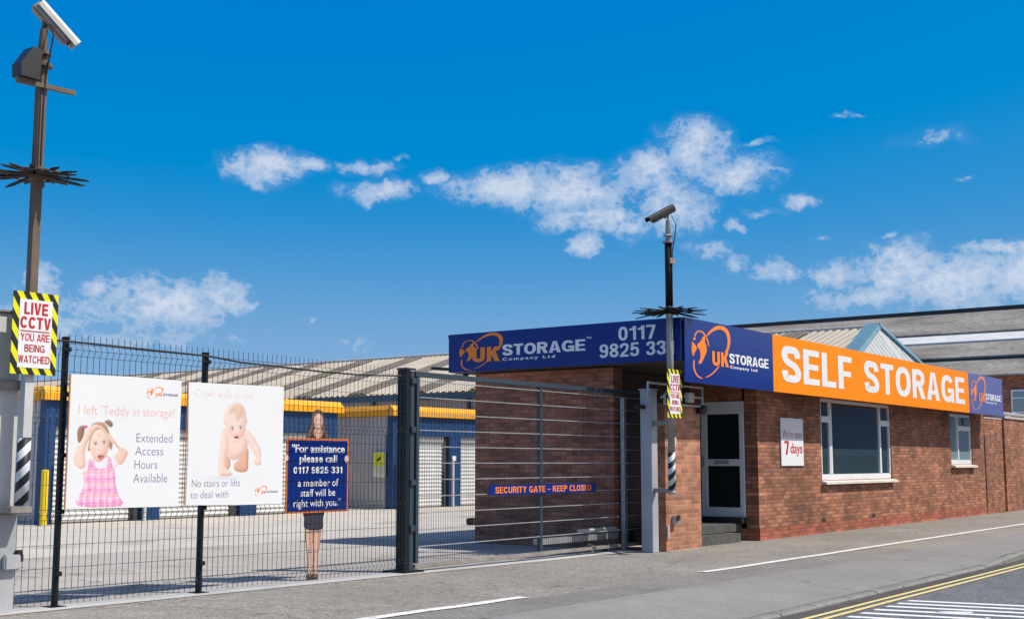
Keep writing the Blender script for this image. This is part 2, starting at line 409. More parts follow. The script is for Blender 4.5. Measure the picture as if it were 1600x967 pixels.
M['opposite_base'] = pmat('opposite_base', (0.03, 0.035, 0.045), 0.8, 0.2, 0.5)
M['paint_white'] = paint_line_mat('paint_white', (0.76, 0.75, 0.73), (0.24, 0.225, 0.205), 0.53)
M['paint_white_road'] = paint_line_mat('paint_white_road', (0.80, 0.80, 0.81), (0.15, 0.15, 0.16), 0.6)
M['paint_yellow'] = paint_line_mat('paint_yellow', (0.74, 0.60, 0.25), (0.26, 0.23, 0.17), 0.58)
M['pavement'] = ground_mat('pavement', (0.27, 0.247, 0.222), (0.222, 0.207, 0.19), 0.92, 0.12, 0.40, crack=0.2, bump=0.6)
M['pavement_smooth'] = ground_mat('pavement_smooth', (0.258, 0.247, 0.236), (0.225, 0.216, 0.209), 0.9, 0.07, 0.12, crack=0.16)
M['pavement_dark'] = ground_mat('pavement_dark', (0.19, 0.18, 0.168), (0.22, 0.205, 0.192), 0.92, 0.12, 0.26, bump=0.5)
M['road'] = ground_mat('road', (0.125, 0.128, 0.138), (0.15, 0.152, 0.16), 0.9, 0.1, 0.45, bump=0.5)
M['gutter_road'] = ground_mat('gutter_road', (0.07, 0.062, 0.06), (0.09, 0.08, 0.075), 0.9, 0.2, 0.2)
M['kerb'] = ground_mat('kerb', (0.25, 0.245, 0.235), (0.20, 0.195, 0.19), 0.9, 0.15, 0.15)
M['yard_light'] = ground_mat('yard_light', (0.545, 0.505, 0.45), (0.48, 0.445, 0.40), 0.9, 0.07, 0.06, crack=0.1, stain=0.5)
M['yard_front'] = ground_mat('yard_front', (0.385, 0.35, 0.312), (0.44, 0.405, 0.365), 0.9, 0.08, 0.10, crack=0.22, stain=0.8)
M['strip'] = ground_mat('strip', (0.50, 0.49, 0.47), (0.44, 0.43, 0.41), 0.9, 0.1, 0.1)
M['earth'] = ground_mat('earth', (0.15, 0.145, 0.13), (0.12, 0.12, 0.10), 0.95, 0.2, 0.2)

# ------------------------------------------------------------------ scene objects
def thing(name, label, cat, loc=(0, 0, 0), group=None):
    o = bpy.data.objects.new(name, None)
    o.empty_display_size = 0.2
    COL.objects.link(o)
    o.location = loc
    o['label'] = label
    o['category'] = cat
    if group:
        o['group'] = group
    return o

def root_loc(o):
    v = Vector((0, 0, 0))
    while o is not None:
        v += o.location
        o = o.parent
    return v

def finish(name, me, m, parent=None, smooth=False):
    """mesh in place coordinates -> one object, its origin at its thing's base"""
    if parent is not None:
        me.transform(Matrix.Translation(-root_loc(parent)))
    for mm in (m if isinstance(m, (list, tuple)) else [m]):
        me.materials.append(M[mm])
    if smooth:
        for p in me.polygons:
            p.use_smooth = True
    me.name = name
    o = bpy.data.objects.new(name, me)
    COL.objects.link(o)
    if parent is not None:
        o.parent = parent
    return o

def part(name, bm, m, parent, smooth=False, label=None):
    bmesh.ops.recalc_face_normals(bm, faces=bm.faces)
    me = bpy.data.meshes.new(name)
    bm.to_mesh(me); bm.free()
    o = finish(name, me, m, parent, smooth)
    if label:
        o['label'] = label
    return o

def structure(name, bm, m, kind='structure'):
    o = part(name, bm, m, None)
    o['kind'] = kind
    return o

def single(name, label, cat, bm, m, loc, group=None):
    """a thing that is one mesh"""
    o = bpy.data.objects.new('tmp', None)
    bmesh.ops.recalc_face_normals(bm, faces=bm.faces)
    me = bpy.data.meshes.new(name); bm.to_mesh(me); bm.free()
    me.transform(Matrix.Translation(-Vector(loc)))
    bpy.data.objects.remove(o)
    for mm in (m if isinstance(m, (list, tuple)) else [m]):
        me.materials.append(M[mm])
    o = bpy.data.objects.new(name, me); COL.objects.link(o)
    o.location = loc; o['label'] = label; o['category'] = cat
    if group: o['group'] = group
    return o

# ------------------------------------------------------------------ shapes
def B():
    return bmesh.new()

def box(bm, x0, x1, y0, y1, z0, z1):
    v = [bm.verts.new(p) for p in ((x0, y0, z0), (x1, y0, z0), (x1, y1, z0), (x0, y1, z0), (x0, y0, z1), (x1, y0, z1), (x1, y1, z1), (x0, y1, z1))]
    for f in ((3, 2, 1, 0), (4, 5, 6, 7), (0, 1, 5, 4), (1, 2, 6, 5), (2, 3, 7, 6), (3, 0, 4, 7)):
        bm.faces.new([v[i] for i in f])
    return bm

def bbox(bm, x0, x1, y0, y1, z0, z1, r=0.006):
    """box with softened edges"""
    t = bmesh.new(); box(t, x0, x1, y0, y1, z0, z1)
    bmesh.ops.bevel(t, geom=t.edges[:], offset=r, segments=2, affect='EDGES')
    me = bpy.data.meshes.new('t'); t.to_mesh(me); t.free(); bm.from_mesh(me); bpy.data.meshes.remove(me)
    return bm

def obox(bm, c, u, v, w, hu, hv, hw):
    c, u, v, w = Vector(c), Vector(u).normalized(), Vector(v).normalized(), Vector(w).normalized()
    vs = []
    for k in (-1, 1):
        for i, j in ((-1, -1), (1, -1), (1, 1), (-1, 1)):
            vs.append(bm.verts.new(c + u * hu * i + v * hv * j + w * hw * k))
    for f in ((3, 2, 1, 0), (4, 5, 6, 7), (0, 1, 5, 4), (1, 2, 6, 5), (2, 3, 7, 6), (3, 0, 4, 7)):
        bm.faces.new([vs[i] for i in f])
    return bm

def tube(bm, pts, r, seg=8, cap=True, radii=None):
    pts = [Vector(p) for p in pts]
    rings = []
    for i, p in enumerate(pts):
        a = pts[max(i - 1, 0)]; b = pts[min(i + 1, len(pts) - 1)]
        d = (b - a).normalized()
        ref = Vector((0, 0, 1)) if abs(d.z) < 0.9 else Vector((0, 1, 0))
        u = d.cross(ref).normalized(); v = d.cross(u)
        rr = radii[i] if radii else r
        rings.append([bm.verts.new(p + u * rr * math.cos(2 * math.pi * k / seg + math.pi / 4) + v * rr * math.sin(2 * math.pi * k / seg + math.pi / 4)) for k in range(seg)])
    for a, b in zip(rings, rings[1:]):
        for k in range(seg):
            bm.faces.new((a[k], a[(k + 1) % seg], b[(k + 1) % seg], b[k]))
    if cap:
        bm.faces.new(rings[0][::-1]); bm.faces.new(rings[-1])
    return bm

def prism(bm, pts, d):
    """planar 3-D outline pushed along the vector d"""
    a = [bm.verts.new(p) for p in pts]
    b = [bm.verts.new(Vector(p) + Vector(d)) for p in pts]
    bm.faces.new(a[::-1]); bm.faces.new(b)
    n = len(a)
    for i in range(n):
        bm.faces.new((a[i], a[(i + 1) % n], b[(i + 1) % n], b[i]))
    return bm

def smooth_outline(pts, k=3):
    out = []
    n = len(pts)
    for i in range(n):
        p0, p1, p2, p3 = (Vector((*pts[(i + j) % n], 0)) for j in (-1, 0, 1, 2))
        for s in range(k):
            t = s / k
            q = 0.5 * ((2 * p1) + (p2 - p0) * t + (2 * p0 - 5 * p1 + 4 * p2 - p3) * t * t + (3 * p1 - p0 - 3 * p2 + p3) * t ** 3)
            out.append((q.x, q.y))
    return out

class Face:
    """a flat board face: origin, reading direction, up, outward normal"""
    def __init__(s, o, u, n):
        s.o, s.u, s.n, s.w = Vector(o), Vector(u).normalized(), Vector(n).normalized(), Vector((0, 0, 1))
    def p(s, x, z, d=0):
        return s.o + s.u * x + s.w * z + s.n * d

def flat(bm, face, pts, lo, hi, rounded=0):
    """an outline laid on a board between two heights above it"""
    if rounded:
        pts = smooth_outline(pts, rounded)
    prism(bm, [face.p(x, z, lo) for x, z in pts], face.n * (hi - lo))
    return bm

_dg = None
_fontcache = {}
def text_mesh(s, bold, spacing=1.0):
    key = (s, bold, spacing)
    if key not in _fontcache:
        cu = bpy.data.curves.new('t', 'FONT')
        cu.body = s; cu.size = 1.0; cu.offset = bold; cu.extrude = 0.0
        cu.resolution_u = 4; cu.space_character = spacing
        ob = bpy.data.objects.new('t', cu); COL.objects.link(ob)
        dg = bpy.context.evaluated_depsgraph_get(); dg.update()
        me = bpy.data.meshes.new_from_object(ob.evaluated_get(dg))
        bpy.data.objects.remove(ob); bpy.data.curves.remove(cu)
        _fontcache[key] = me
    return _fontcache[key]

def cap_height(bold):
    me = text_mesh('H', bold)
    zs = [v.co.y for v in me.vertices]
    return min(zs), max(zs)

def lettering(bm, face, s, x0, x1, z0, cap, lo, thick=0.003, bold=0.0, spacing=1.0):
    """words with their base line at z0, capitals 'cap' high, filling x0..x1"""
    me = text_mesh(s, bold, spacing)
    b0, b1 = cap_height(bold)
    xs = [v.co.x for v in me.vertices]
    a, c = min(xs), max(xs)
    kx = (x1 - x0) / (c - a); kz = cap / (b1 - b0)
    t = bmesh.new(); t.from_mesh(me)
    for f_ in t.faces:
        f_.smooth = False
    for v in t.verts:
        v.co = face.p(x0 + (v.co.x - a) * kx, z0 + (v.co.y - b0) * kz, lo)
    bmesh.ops.remove_doubles(t, verts=t.verts, dist=1e-5)
    r = bmesh.ops.extrude_face_region(t, geom=t.faces[:])
    bmesh.ops.translate(t, verts=[g for g in r['geom'] if isinstance(g, bmesh.types.BMVert)], vec=face.n * thick)
    m2 = bpy.data.meshes.new('t'); t.to_mesh(m2); t.free(); bm.from_mesh(m2); bpy.data.meshes.remove(m2)
    return bm

def words(face, parent, m, lines, lo, thick=0.003):
    """each line of writing is a part: (text, x0, x1, base line, cap height, weight[, spacing])"""
    for ln in lines:
        part('lettering', lettering(B(), face, *ln[:5], lo, thick, bold=ln[5], spacing=ln[6] if len(ln) > 6 else 1.0), m, parent)

def caps(face, parent, m, lines, lo, thick=0.004):
    """lines of heavy capitals: (text, x0, x1, base line, height, stroke)"""
    for ln in lines:
        part('lettering', sign_words(B(), face, *ln[:5], lo, thick, t=ln[5], gap=ln[6] if len(ln) > 6 else 0.10), m, parent)

def board(bm, face, x0, x1, z0, z1, lo, hi):
    return flat(bm, face, [(x0, z0), (x1, z0), (x1, z1), (x0, z1)], lo, hi)

def ribbed(bm, o, u, v, n, lu, lv, pitch, depth, duty=0.5):
    """profiled sheet: ribs run along v, the profile steps along u"""
    o, u, v, n = Vector(o), Vector(u).normalized(), Vector(v).normalized(), Vector(n).normalized()
    prof = []
    x = 0.0
    s = pitch * 0.12
    while x < lu:
        for dx, h in ((0, 0), (pitch * duty - s, 0), (pitch * duty, depth), (pitch - s, depth)):
            if x + dx <= lu:
                prof.append((x + dx, h))
        x += pitch
    prof.append((lu, 0))
    a = [bm.verts.new(o + u * x + n * h) for x, h in prof]
    b = [bm.verts.new(o + u * x + n * h + v * lv) for x, h in prof]
    for i in range(len(a) - 1):
        bm.faces.new((a[i], a[i + 1], b[i + 1], b[i]))
    return bm

def gz(x):
    return 0.006 * min(max(16 - x, 0), 12)

# ------------------------------------------------------------------ a heavy grotesque alphabet for painted signs
def _arc(cx, cy, rx, ry, a0, a1, n=14, e=0.86):
    out = []
    for i in range(n + 1):
        a = R(a0 + (a1 - a0) * i / n)
        c, s = math.cos(a), math.sin(a)
        out.append((cx + rx * math.copysign(abs(c) ** e, c), cy + ry * math.copysign(abs(s) ** e, s)))
    return out

def _spline(p, k=7):
    out = []
    n = len(p)
    for i in range(n - 1):
        a, b, c, d = (Vector(p[max(0, min(n - 1, i + j))]) for j in (-1, 0, 1, 2))
        for s in range(k):
            u = s / k
            q = 0.5 * ((2 * b) + (c - a) * u + (2 * a - 5 * b + 4 * c - d) * u * u + (3 * b - a - 3 * c + d) * u ** 3)
            out.append((q.x, q.y))
    out.append(tuple(p[-1]))
    return out

def glyph(ch, t):
    """-> advance width and pieces: ('s', centre line, closed) or ('p', outline)"""
    h = t / 2
    S = lambda p, c=False: ('s', p, c)
    P = lambda p: ('p', p)
    bx = lambda x0, x1, y0, y1: P([(x0, y0), (x1, y0), (x1, y1), (x0, y1)])
    th = t * 0.88
    if ch == 'I': return t, [bx(0, t, 0, 1)]
    if ch == 'L': return .54, [bx(0, t, 0, 1), bx(t, .54, 0, th)]
    if ch == 'E': return .58, [bx(0, t, 0, 1), bx(t, .58, 0, th), bx(t, .58, 1 - th, 1), bx(t, .54, .5 - th * .42, .5 + th * .5)]
    if ch == 'F': return .55, [bx(0, t, 0, 1), bx(t, .55, 1 - th, 1), bx(t, .51, .46 - th * .42, .46 + th * .5)]
    if ch == 'T': W = .60; return W, [bx(0, W, 1 - th, 1), bx(W / 2 - h, W / 2 + h, 0, 1 - th)]
    if ch == 'H': W = .66; return W, [bx(0, t, 0, 1), bx(W - t, W, 0, 1), bx(t, W - t, .5 - th / 2, .5 + th / 2)]
    if ch == 'N': W = .68; return W, [bx(0, t, 0, 1), bx(W - t, W, 0, 1), P([(t, 1), (t, 1 - t * 1.5), (W - t, 0), (W - t, t * 1.5)])]
    if ch == 'A':
        W = .72; k = 1.12 * t
        return W, [P([(0, 0), (k, 0), (W / 2, 1 - t * .85), (W - k, 0), (W, 0), (W / 2 + k * .52, 1), (W / 2 - k * .52, 1)]), bx(W * .27, W * .73, .20, .20 + th * .9)]
    if ch == 'V':
        W = .68; k = 1.1 * t
        return W, [P([(0, 1), (k, 1), (W / 2, t * .9), (W - k, 1), (W, 1), (W / 2 + k * .52, 0), (W / 2 - k * .52, 0)])]
    if ch == 'W':
        k = 1.0 * t; a = .46
        v = lambda o: P([(o, 1), (o + k, 1), (o + a / 2, t * 1.1), (o + a - k, 1), (o + a, 1), (o + a / 2 + k * .5, 0), (o + a / 2 - k * .5, 0)])
        return 2 * a - k * .55, [v(0), v(a - k * .55)]
    if ch == 'Y':
        W = .66
        return W, [bx(W / 2 - h, W / 2 + h, 0, .45), P([(0, 1), (t * 1.1, 1), (W / 2, .6), (W - t * 1.1, 1), (W, 1), (W / 2 + h, .44), (W / 2 - h, .44)])]
    if ch == 'K':
        W = .68
        return W, [bx(0, t, 0, 1), P([(t, .28), (t, .28 + t * 1.45), (W - t * 1.28, 1), (W - .01, 1)]), P([(.26, .50), (.26 + t * .80, .50 + t * .95), (W, 0), (W - t * 1.2, 0)])]
    if ch == 'U': W = .66; return W, [S([(h, 1), (h, .34)] + _arc(W / 2, .34, W / 2 - h, .34 - h, 180, 360) + [(W - h, 1)])]
    if ch == 'O': W = .74; return W, [S(_arc(W / 2, .5, W / 2 - h, .5 - h, 0, 360, 36)[:-1], True)]
    if ch == '0': W = .56; return W, [S(_arc(W / 2, .5, W / 2 - h, .5 - h, 0, 360, 32)[:-1], True)]
    if ch == 'C': W = .70; return W, [S(_arc(W / 2, .5, W / 2 - h, .5 - h, 34, 326, 26))]
    if ch == 'G': W = .74; return W, [S(_arc(W / 2, .5, W / 2 - h, .5 - h, 34, 322, 26)), bx(W * .52, W, .52 - th, .52), bx(W - t * .8, W, 0, .52 - th)]
    if ch == 'D': W = .68; return W, [bx(0, t, 0, 1), S([(t, 1 - th / 2), (W * .42, 1 - th / 2)] + _arc(W * .42, .5, W * .58 - h, .5 - th / 2, 90, -90, 18) + [(t, th / 2)])]
    if ch in 'PR':
        W = .63 if ch == 'P' else .66; m_ = .42
        out = [bx(0, t, 0, 1), S([(t, 1 - th / 2), (W * .5, 1 - th / 2)] + _arc(W * .5, (1 + m_) / 2, W * .48 - h, (1 - m_) / 2 - th / 2, 90, -90, 12) + [(t, m_ + th / 2)])]
        if ch == 'R': out.append(P([(W * .38, m_ + th * .3), (W * .38 + t * 1.12, m_ + th * .3), (W + .01, 0), (W - t * 1.1, 0)]))
        return W, out
    if ch == 'B':
        W = .64
        return W, [bx(0, t, 0, 1), S([(t, 1 - th / 2), (W * .5, 1 - th / 2)] + _arc(W * .5, .755, W * .44 - h, .245 - th / 2, 90, -90, 10) + [(t, .51 + th / 2)]), S([(t, .53 - th * .1), (W * .52, .53 - th * .1)] + _arc(W * .52, (.53 - th * .1 + th / 2) / 2, W * .48 - h, (.53 - th * .1 - th / 2) / 2, 90, -90, 10) + [(t, th / 2)])]
    if ch == 'S':
        W = .64
        return W, [S(_spline([(W - h * .9, .69), (W - h * 1.25, .82), (W * .70, .955 - h * .62), (W * .5, 1 - h), (W * .27, .955 - h * .62), (h * 1.05, .80), (h * 1.1, .68), (W * .30, .565), (W * .68, .455), (W - h, .31), (W - h * 1.0, .19), (W * .74, .045 + h * .66), (W * .5, h), (W * .27, .045 + h * .66), (h * 1.2, .18), (h * .95, .315)], 5))]
    if ch == '1': return .40, [bx(.40 - t, .40, 0, 1), P([(0, .70), (0, .70 + th * .75), (.18, .86), (.40 - t, 1), (.40 - t, .70)])]
    if ch == '7': W = .55; return W, [bx(0, W, 1 - th, 1), P([(W - t * 1.05, 1 - th), (W, 1 - th), (W * .42 + t * .5, 0), (W * .42 - t * .6, 0), (W * .55 - t * .2, .5)])]
    if ch == '2': W = .56; return W, [S(_spline([(h, .66), (h * 1.2, .82), (W * .5, 1 - h), (W - h * 1.2, .84), (W - h, .69), (W * .72, .46), (W * .35, .25), (h * 1.5, th)], 6)), bx(0, W, 0, th)]
    if ch == '3': W = .56; return W, [S(_spline([(h, .71), (h * 1.4, .86), (W * .5, 1 - h), (W - h * 1.4, .87), (W - h * 1.2, .72), (W * .68, .55), (W * .42, .525)], 6)), S(_spline([(W * .42, .525), (W * .72, .49), (W - h, .30), (W - h * 1.4, .14), (W * .5, h), (h * 1.4, .14), (h * .95, .30)], 6))]
    if ch == '5': W = .56; return W, [bx(.07, W - .03, 1 - th, 1), P([(.07, 1 - th), (.07 + t * .85, 1 - th), (.02 + t * .9, .45), (.02, .45)]), S(_spline([(h + .01, .47), (W * .5, .645 - h * .4), (W - h * 1.2, .52), (W - h, .34), (W - h * 1.4, .15), (W * .48, h), (h * 1.3, .13), (h, .27)], 6))]
    if ch == '8': W = .57; return W, [S(_arc(W / 2, .752, W / 2 - h - .015, .248 - h * .95, 0, 360, 26)[:-1], True), S(_arc(W / 2, .275, W / 2 - h, .275 - h, 0, 360, 26)[:-1], True)]
    if ch == '9': W = .56; return W, [S(_arc(W / 2, .69, W / 2 - h, .31 - h, 0, 360, 26)[:-1], True), S(_spline([(W - h, .69), (W - h, .45), (W - h * 1.4, .2), (W * .5, h), (h * 1.5, .12), (h * 1.0, .24)], 6))]
    if ch == '\u2013': return .5, [bx(0, .5, .36, .36 + th * .8)]
    return .26, []

def sign_words(bm, face, s, x0, x1, z0, cap, lo, thick=0.004, t=0.2, gap=0.10):
    """capitals and figures filling x0..x1; overlapping strokes sit a hair above one another"""
    adv = 0; items = []
    for ch in s:
        w, pieces = glyph(ch, t)
        items.append((adv, pieces)); adv += w + gap
    adv -= gap
    kx = (x1 - x0) / adv
    for off, pieces in items:
        for i, pc in enumerate(pieces):
            hi = lo + thick + i * 0.0004
            tr = lambda p: face.p(x0 + (off + p[0]) * kx, z0 + p[1] * cap, 0)
            if pc[0] == 'p':
                prism(bm, [tr(p) + face.n * lo for p in pc[1]], face.n * (hi - lo))
            else:
                pts, closed = [Vector(p) for p in pc[1]], pc[2]
                n = len(pts); A = []; C = []
                for j, p in enumerate(pts):
                    a = pts[(j - 1) % n] if closed or j else p
                    b = pts[(j + 1) % n] if closed or j < n - 1 else p
                    d = (b - a).normalized(); nn = Vector((-d.y, d.x)) * t / 2
                    A.append(p + nn); C.append(p - nn)
                V = [[bm.verts.new(tr(q) + face.n * e) for q in L_] for L_, e in ((A, lo), (C, lo), (A, hi), (C, hi))]
                m_ = n if closed else n - 1
                for j in range(m_):
                    k = (j + 1) % n
                    bm.faces.new((V[2][j], V[2][k], V[3][k], V[3][j]))
                    bm.faces.new((V[0][j], V[1][j], V[1][k], V[0][k]))
                    bm.faces.new((V[0][j], V[0][k], V[2][k], V[2][j]))
                    bm.faces.new((V[1][j], V[3][j], V[3][k], V[1][k]))
                if not closed:
                    for j in (0, n - 1):
                        bm.faces.new((V[0][j], V[2][j], V[3][j], V[1][j]))
    return bm

# outlines of the printed figures and the logo, in metres on their boards
GIRL= {'hair_back': [(0.231, 0.566), (0.234, 0.65), (0.257, 0.736), (0.241, 0.81), (0.301, 0.854), (0.389, 0.856), (0.441, 0.814), (0.476, 0.74), (0.512, 0.665), (0.503, 0.579), (0.463, 0.61), (0.349, 0.631)], 'pigtail_a': [(0.114, 0.649), (0.096, 0.722), (0.102, 0.785), (0.143, 0.818), (0.21, 0.814), (0.181, 0.787), (0.172, 0.723), (0.15, 0.67)], 'pigtail_b': [(0.407, 0.862), (0.45, 0.884), (0.496, 0.864), (0.51, 0.827), (0.479, 0.81), (0.44, 0.836)], 'neck': [(0.293, 0.513), (0.321, 0.429), (0.434, 0.429), (0.461, 0.525)], 'shirt': [(0.198, 0.429), (0.207, 0.492), (0.256, 0.503), (0.332, 0.46), (0.443, 0.503), (0.543, 0.536), (0.559, 0.471), (0.587, 0.428), (0.525, 0.375), (0.464, 0.322), (0.277, 0.323), (0.189, 0.366)], 'dress': [(0.238, 0.487), (0.274, 0.503), (0.308, 0.45), (0.323, 0.402), (0.448, 0.402), (0.453, 0.498), (0.494, 0.503), (0.523, 0.428), (0.554, 0.353), (0.57, 0.235), (0.607, 0.127), (0.644, 0.014), (0.133, 0.028), (0.18, 0.178), (0.197, 0.261), (0.177, 0.355), (0.231, 0.387)], 'face': [(0.245, 0.608), (0.26, 0.683), (0.293, 0.752), (0.354, 0.785), (0.425, 0.755), (0.466, 0.686), (0.47, 0.611), (0.448, 0.535), (0.406, 0.482), (0.357, 0.46), (0.313, 0.482), (0.273, 0.524)], 'arm_a': [(0.302, 0.832), (0.342, 0.823), (0.305, 0.779), (0.258, 0.714), (0.218, 0.65), (0.197, 0.576), (0.195, 0.502), (0.204, 0.429), (0.164, 0.387), (0.102, 0.419), (0.069, 0.471), (0.066, 0.523), (0.093, 0.586), (0.138, 0.66), (0.183, 0.745), (0.217, 0.798), (0.265, 0.821)], 'arm_b': [(0.316, 0.806), (0.365, 0.823), (0.444, 0.76), (0.496, 0.718), (0.55, 0.665), (0.604, 0.612), (0.67, 0.591), (0.704, 0.559), (0.686, 0.504), (0.65, 0.45), (0.612, 0.428), (0.572, 0.471), (0.556, 0.536), (0.593, 0.569), (0.539, 0.633), (0.486, 0.664), (0.446, 0.718), (0.38, 0.781)], 'eye_a': [(0.327, 0.639), (0.324, 0.633), (0.315, 0.629), (0.304, 0.629), (0.294, 0.632), (0.29, 0.638), (0.293, 0.645), (0.303, 0.649), (0.314, 0.649), (0.324, 0.645)], 'eye_b': [(0.427, 0.653), (0.424, 0.647), (0.415, 0.643), (0.403, 0.642), (0.393, 0.646), (0.389, 0.652), (0.393, 0.659), (0.402, 0.663), (0.414, 0.663), (0.423, 0.659)], 'nose': [(0.37, 0.586), (0.368, 0.582), (0.362, 0.58), (0.356, 0.58), (0.35, 0.582), (0.347, 0.586), (0.349, 0.59), (0.355, 0.592), (0.362, 0.592), (0.368, 0.59)], 'mouth': [(0.339, 0.522), (0.378, 0.54), (0.422, 0.531), (0.408, 0.503), (0.381, 0.485), (0.353, 0.496)], 'tie': [(0.217, 0.807), (0.212, 0.798), (0.2, 0.792), (0.185, 0.792), (0.173, 0.797), (0.168, 0.806), (0.172, 0.815), (0.184, 0.82), (0.199, 0.821), (0.212, 0.815)], 'brow_a': [(0.279, 0.662), (0.307, 0.671), (0.335, 0.66), (0.308, 0.665)], 'brow_b': [(0.385, 0.674), (0.409, 0.682), (0.438, 0.671), (0.41, 0.676)]}
BABY= {'leg_a': [(0.519, 0.545), (0.597, 0.512), (0.601, 0.419), (0.542, 0.38), (0.504, 0.472)], 'leg_b': [(0.668, 0.472), (0.736, 0.526), (0.856, 0.634), (0.87, 0.472), (0.856, 0.378), (0.759, 0.359), (0.662, 0.393)], 'torso': [(0.483, 0.829), (0.568, 0.857), (0.831, 0.836), (0.854, 0.688), (0.822, 0.58), (0.719, 0.512), (0.632, 0.499), (0.553, 0.552), (0.507, 0.631)], 'nappy': [(0.618, 0.509), (0.745, 0.531), (0.686, 0.459), (0.651, 0.472)], 'arm_a': [(0.483, 0.815), (0.554, 0.764), (0.567, 0.644), (0.537, 0.525), (0.541, 0.419), (0.62, 0.366), (0.63, 0.326), (0.484, 0.321), (0.44, 0.367), (0.428, 0.472), (0.448, 0.604), (0.453, 0.709)], 'arm_b': [(0.831, 0.836), (0.922, 0.784), (0.998, 0.69), (1.055, 0.609), (1.08, 0.513), (1.069, 0.459), (1.024, 0.432), (0.96, 0.459), (0.95, 0.499), (0.985, 0.527), (0.929, 0.594), (0.872, 0.675), (0.817, 0.728)], 'ear_a': [(0.529, 0.912), (0.526, 0.899), (0.516, 0.891), (0.503, 0.891), (0.493, 0.899), (0.488, 0.911), (0.492, 0.923), (0.502, 0.931), (0.514, 0.932), (0.525, 0.924)], 'ear_b': [(0.842, 0.934), (0.839, 0.922), (0.829, 0.914), (0.817, 0.914), (0.807, 0.921), (0.803, 0.933), (0.806, 0.945), (0.816, 0.952), (0.828, 0.953), (0.838, 0.945)], 'head': [(0.505, 0.922), (0.502, 1.015), (0.542, 1.096), (0.644, 1.134), (0.741, 1.124), (0.802, 1.065), (0.823, 0.971), (0.821, 0.876), (0.797, 0.795), (0.729, 0.736), (0.659, 0.735), (0.579, 0.784), (0.533, 0.856)], 'hair': [(0.57, 1.017), (0.602, 1.098), (0.68, 1.128), (0.754, 1.107), (0.774, 1.037), (0.729, 0.975), (0.677, 0.947), (0.648, 1.033)], 'eye_a': [(0.646, 0.847), (0.641, 0.84), (0.628, 0.836), (0.612, 0.836), (0.599, 0.839), (0.594, 0.846), (0.599, 0.852), (0.611, 0.856), (0.628, 0.857), (0.641, 0.853)], 'eye_b': [(0.768, 0.859), (0.763, 0.852), (0.75, 0.848), (0.734, 0.848), (0.721, 0.851), (0.716, 0.858), (0.72, 0.864), (0.733, 0.868), (0.75, 0.869), (0.763, 0.865)], 'mouth': [(0.647, 0.76), (0.721, 0.761), (0.707, 0.742), (0.687, 0.734), (0.665, 0.742)], 'toe_a': [(0.51, 0.33), (0.507, 0.325), (0.5, 0.323), (0.492, 0.323), (0.485, 0.326), (0.482, 0.33), (0.485, 0.335), (0.492, 0.338), (0.5, 0.338), (0.507, 0.335)], 'toe_b': [(0.552, 0.33), (0.55, 0.325), (0.543, 0.322), (0.535, 0.322), (0.528, 0.325), (0.525, 0.33), (0.527, 0.335), (0.534, 0.337), (0.543, 0.337), (0.55, 0.334)], 'toe_c': [(0.6, 0.332), (0.597, 0.326), (0.589, 0.322), (0.578, 0.322), (0.569, 0.326), (0.566, 0.332), (0.569, 0.338), (0.577, 0.342), (0.588, 0.342), (0.597, 0.338)]}
WOMAN= {'hair': [(0.346, 1.747), (0.398, 1.869), (0.427, 2.023), (0.484, 2.089), (0.537, 2.105), (0.601, 2.076), (0.647, 1.97), (0.677, 1.852), (0.71, 1.752)], 'jacket': [(0.389, 1.729), (0.446, 1.805), (0.539, 1.773), (0.631, 1.808), (0.667, 1.733)], 'neck': [(0.496, 1.883), (0.583, 1.885), (0.612, 1.791), (0.54, 1.743), (0.469, 1.789)], 'face': [(0.465, 1.961), (0.479, 2.022), (0.535, 2.057), (0.592, 2.026), (0.614, 1.957), (0.589, 1.886), (0.54, 1.844), (0.49, 1.883)], 'eye_a': [(0.521, 1.967), (0.516, 1.962), (0.504, 1.959), (0.492, 1.961), (0.488, 1.966), (0.492, 1.971), (0.504, 1.973), (0.516, 1.972)], 'eye_b': [(0.59, 1.969), (0.586, 1.964), (0.574, 1.961), (0.562, 1.963), (0.557, 1.968), (0.562, 1.973), (0.574, 1.975), (0.585, 1.974)], 'mouth': [(0.569, 1.895), (0.56, 1.888), (0.539, 1.884), (0.518, 1.887), (0.509, 1.893), (0.518, 1.9), (0.539, 1.903), (0.56, 1.901)], 'skirt': [(0.328, 0.893), (0.649, 0.883), (0.645, 0.766), (0.629, 0.639), (0.361, 0.65), (0.338, 0.777)], 'leg_a': [(0.36, 0.661), (0.474, 0.657), (0.47, 0.426), (0.469, 0.242), (0.466, 0.098), (0.415, 0.101), (0.402, 0.315), (0.371, 0.5)], 'leg_b': [(0.5, 0.656), (0.615, 0.651), (0.6, 0.465), (0.572, 0.305), (0.551, 0.092), (0.505, 0.095), (0.509, 0.309)], 'shoe_a': [(0.401, 0.114), (0.479, 0.108), (0.481, 0.046), (0.462, 0.023), (0.397, 0.027), (0.39, 0.06)], 'shoe_b': [(0.492, 0.107), (0.564, 0.102), (0.579, 0.046), (0.573, 0.014), (0.501, 0.02), (0.491, 0.046)], 'hand_a': [(0.031, 1.505), (0.024, 1.484), (0.006, 1.47), (-0.018, 1.47), (-0.037, 1.484), (-0.044, 1.505), (-0.038, 1.527), (-0.02, 1.54), (0.004, 1.54), (0.023, 1.527)], 'hand_b': [(1.063, 1.496), (1.056, 1.471), (1.036, 1.455), (1.01, 1.455), (0.989, 1.471), (0.98, 1.496), (0.987, 1.522), (1.008, 1.537), (1.034, 1.538), (1.055, 1.522)]}
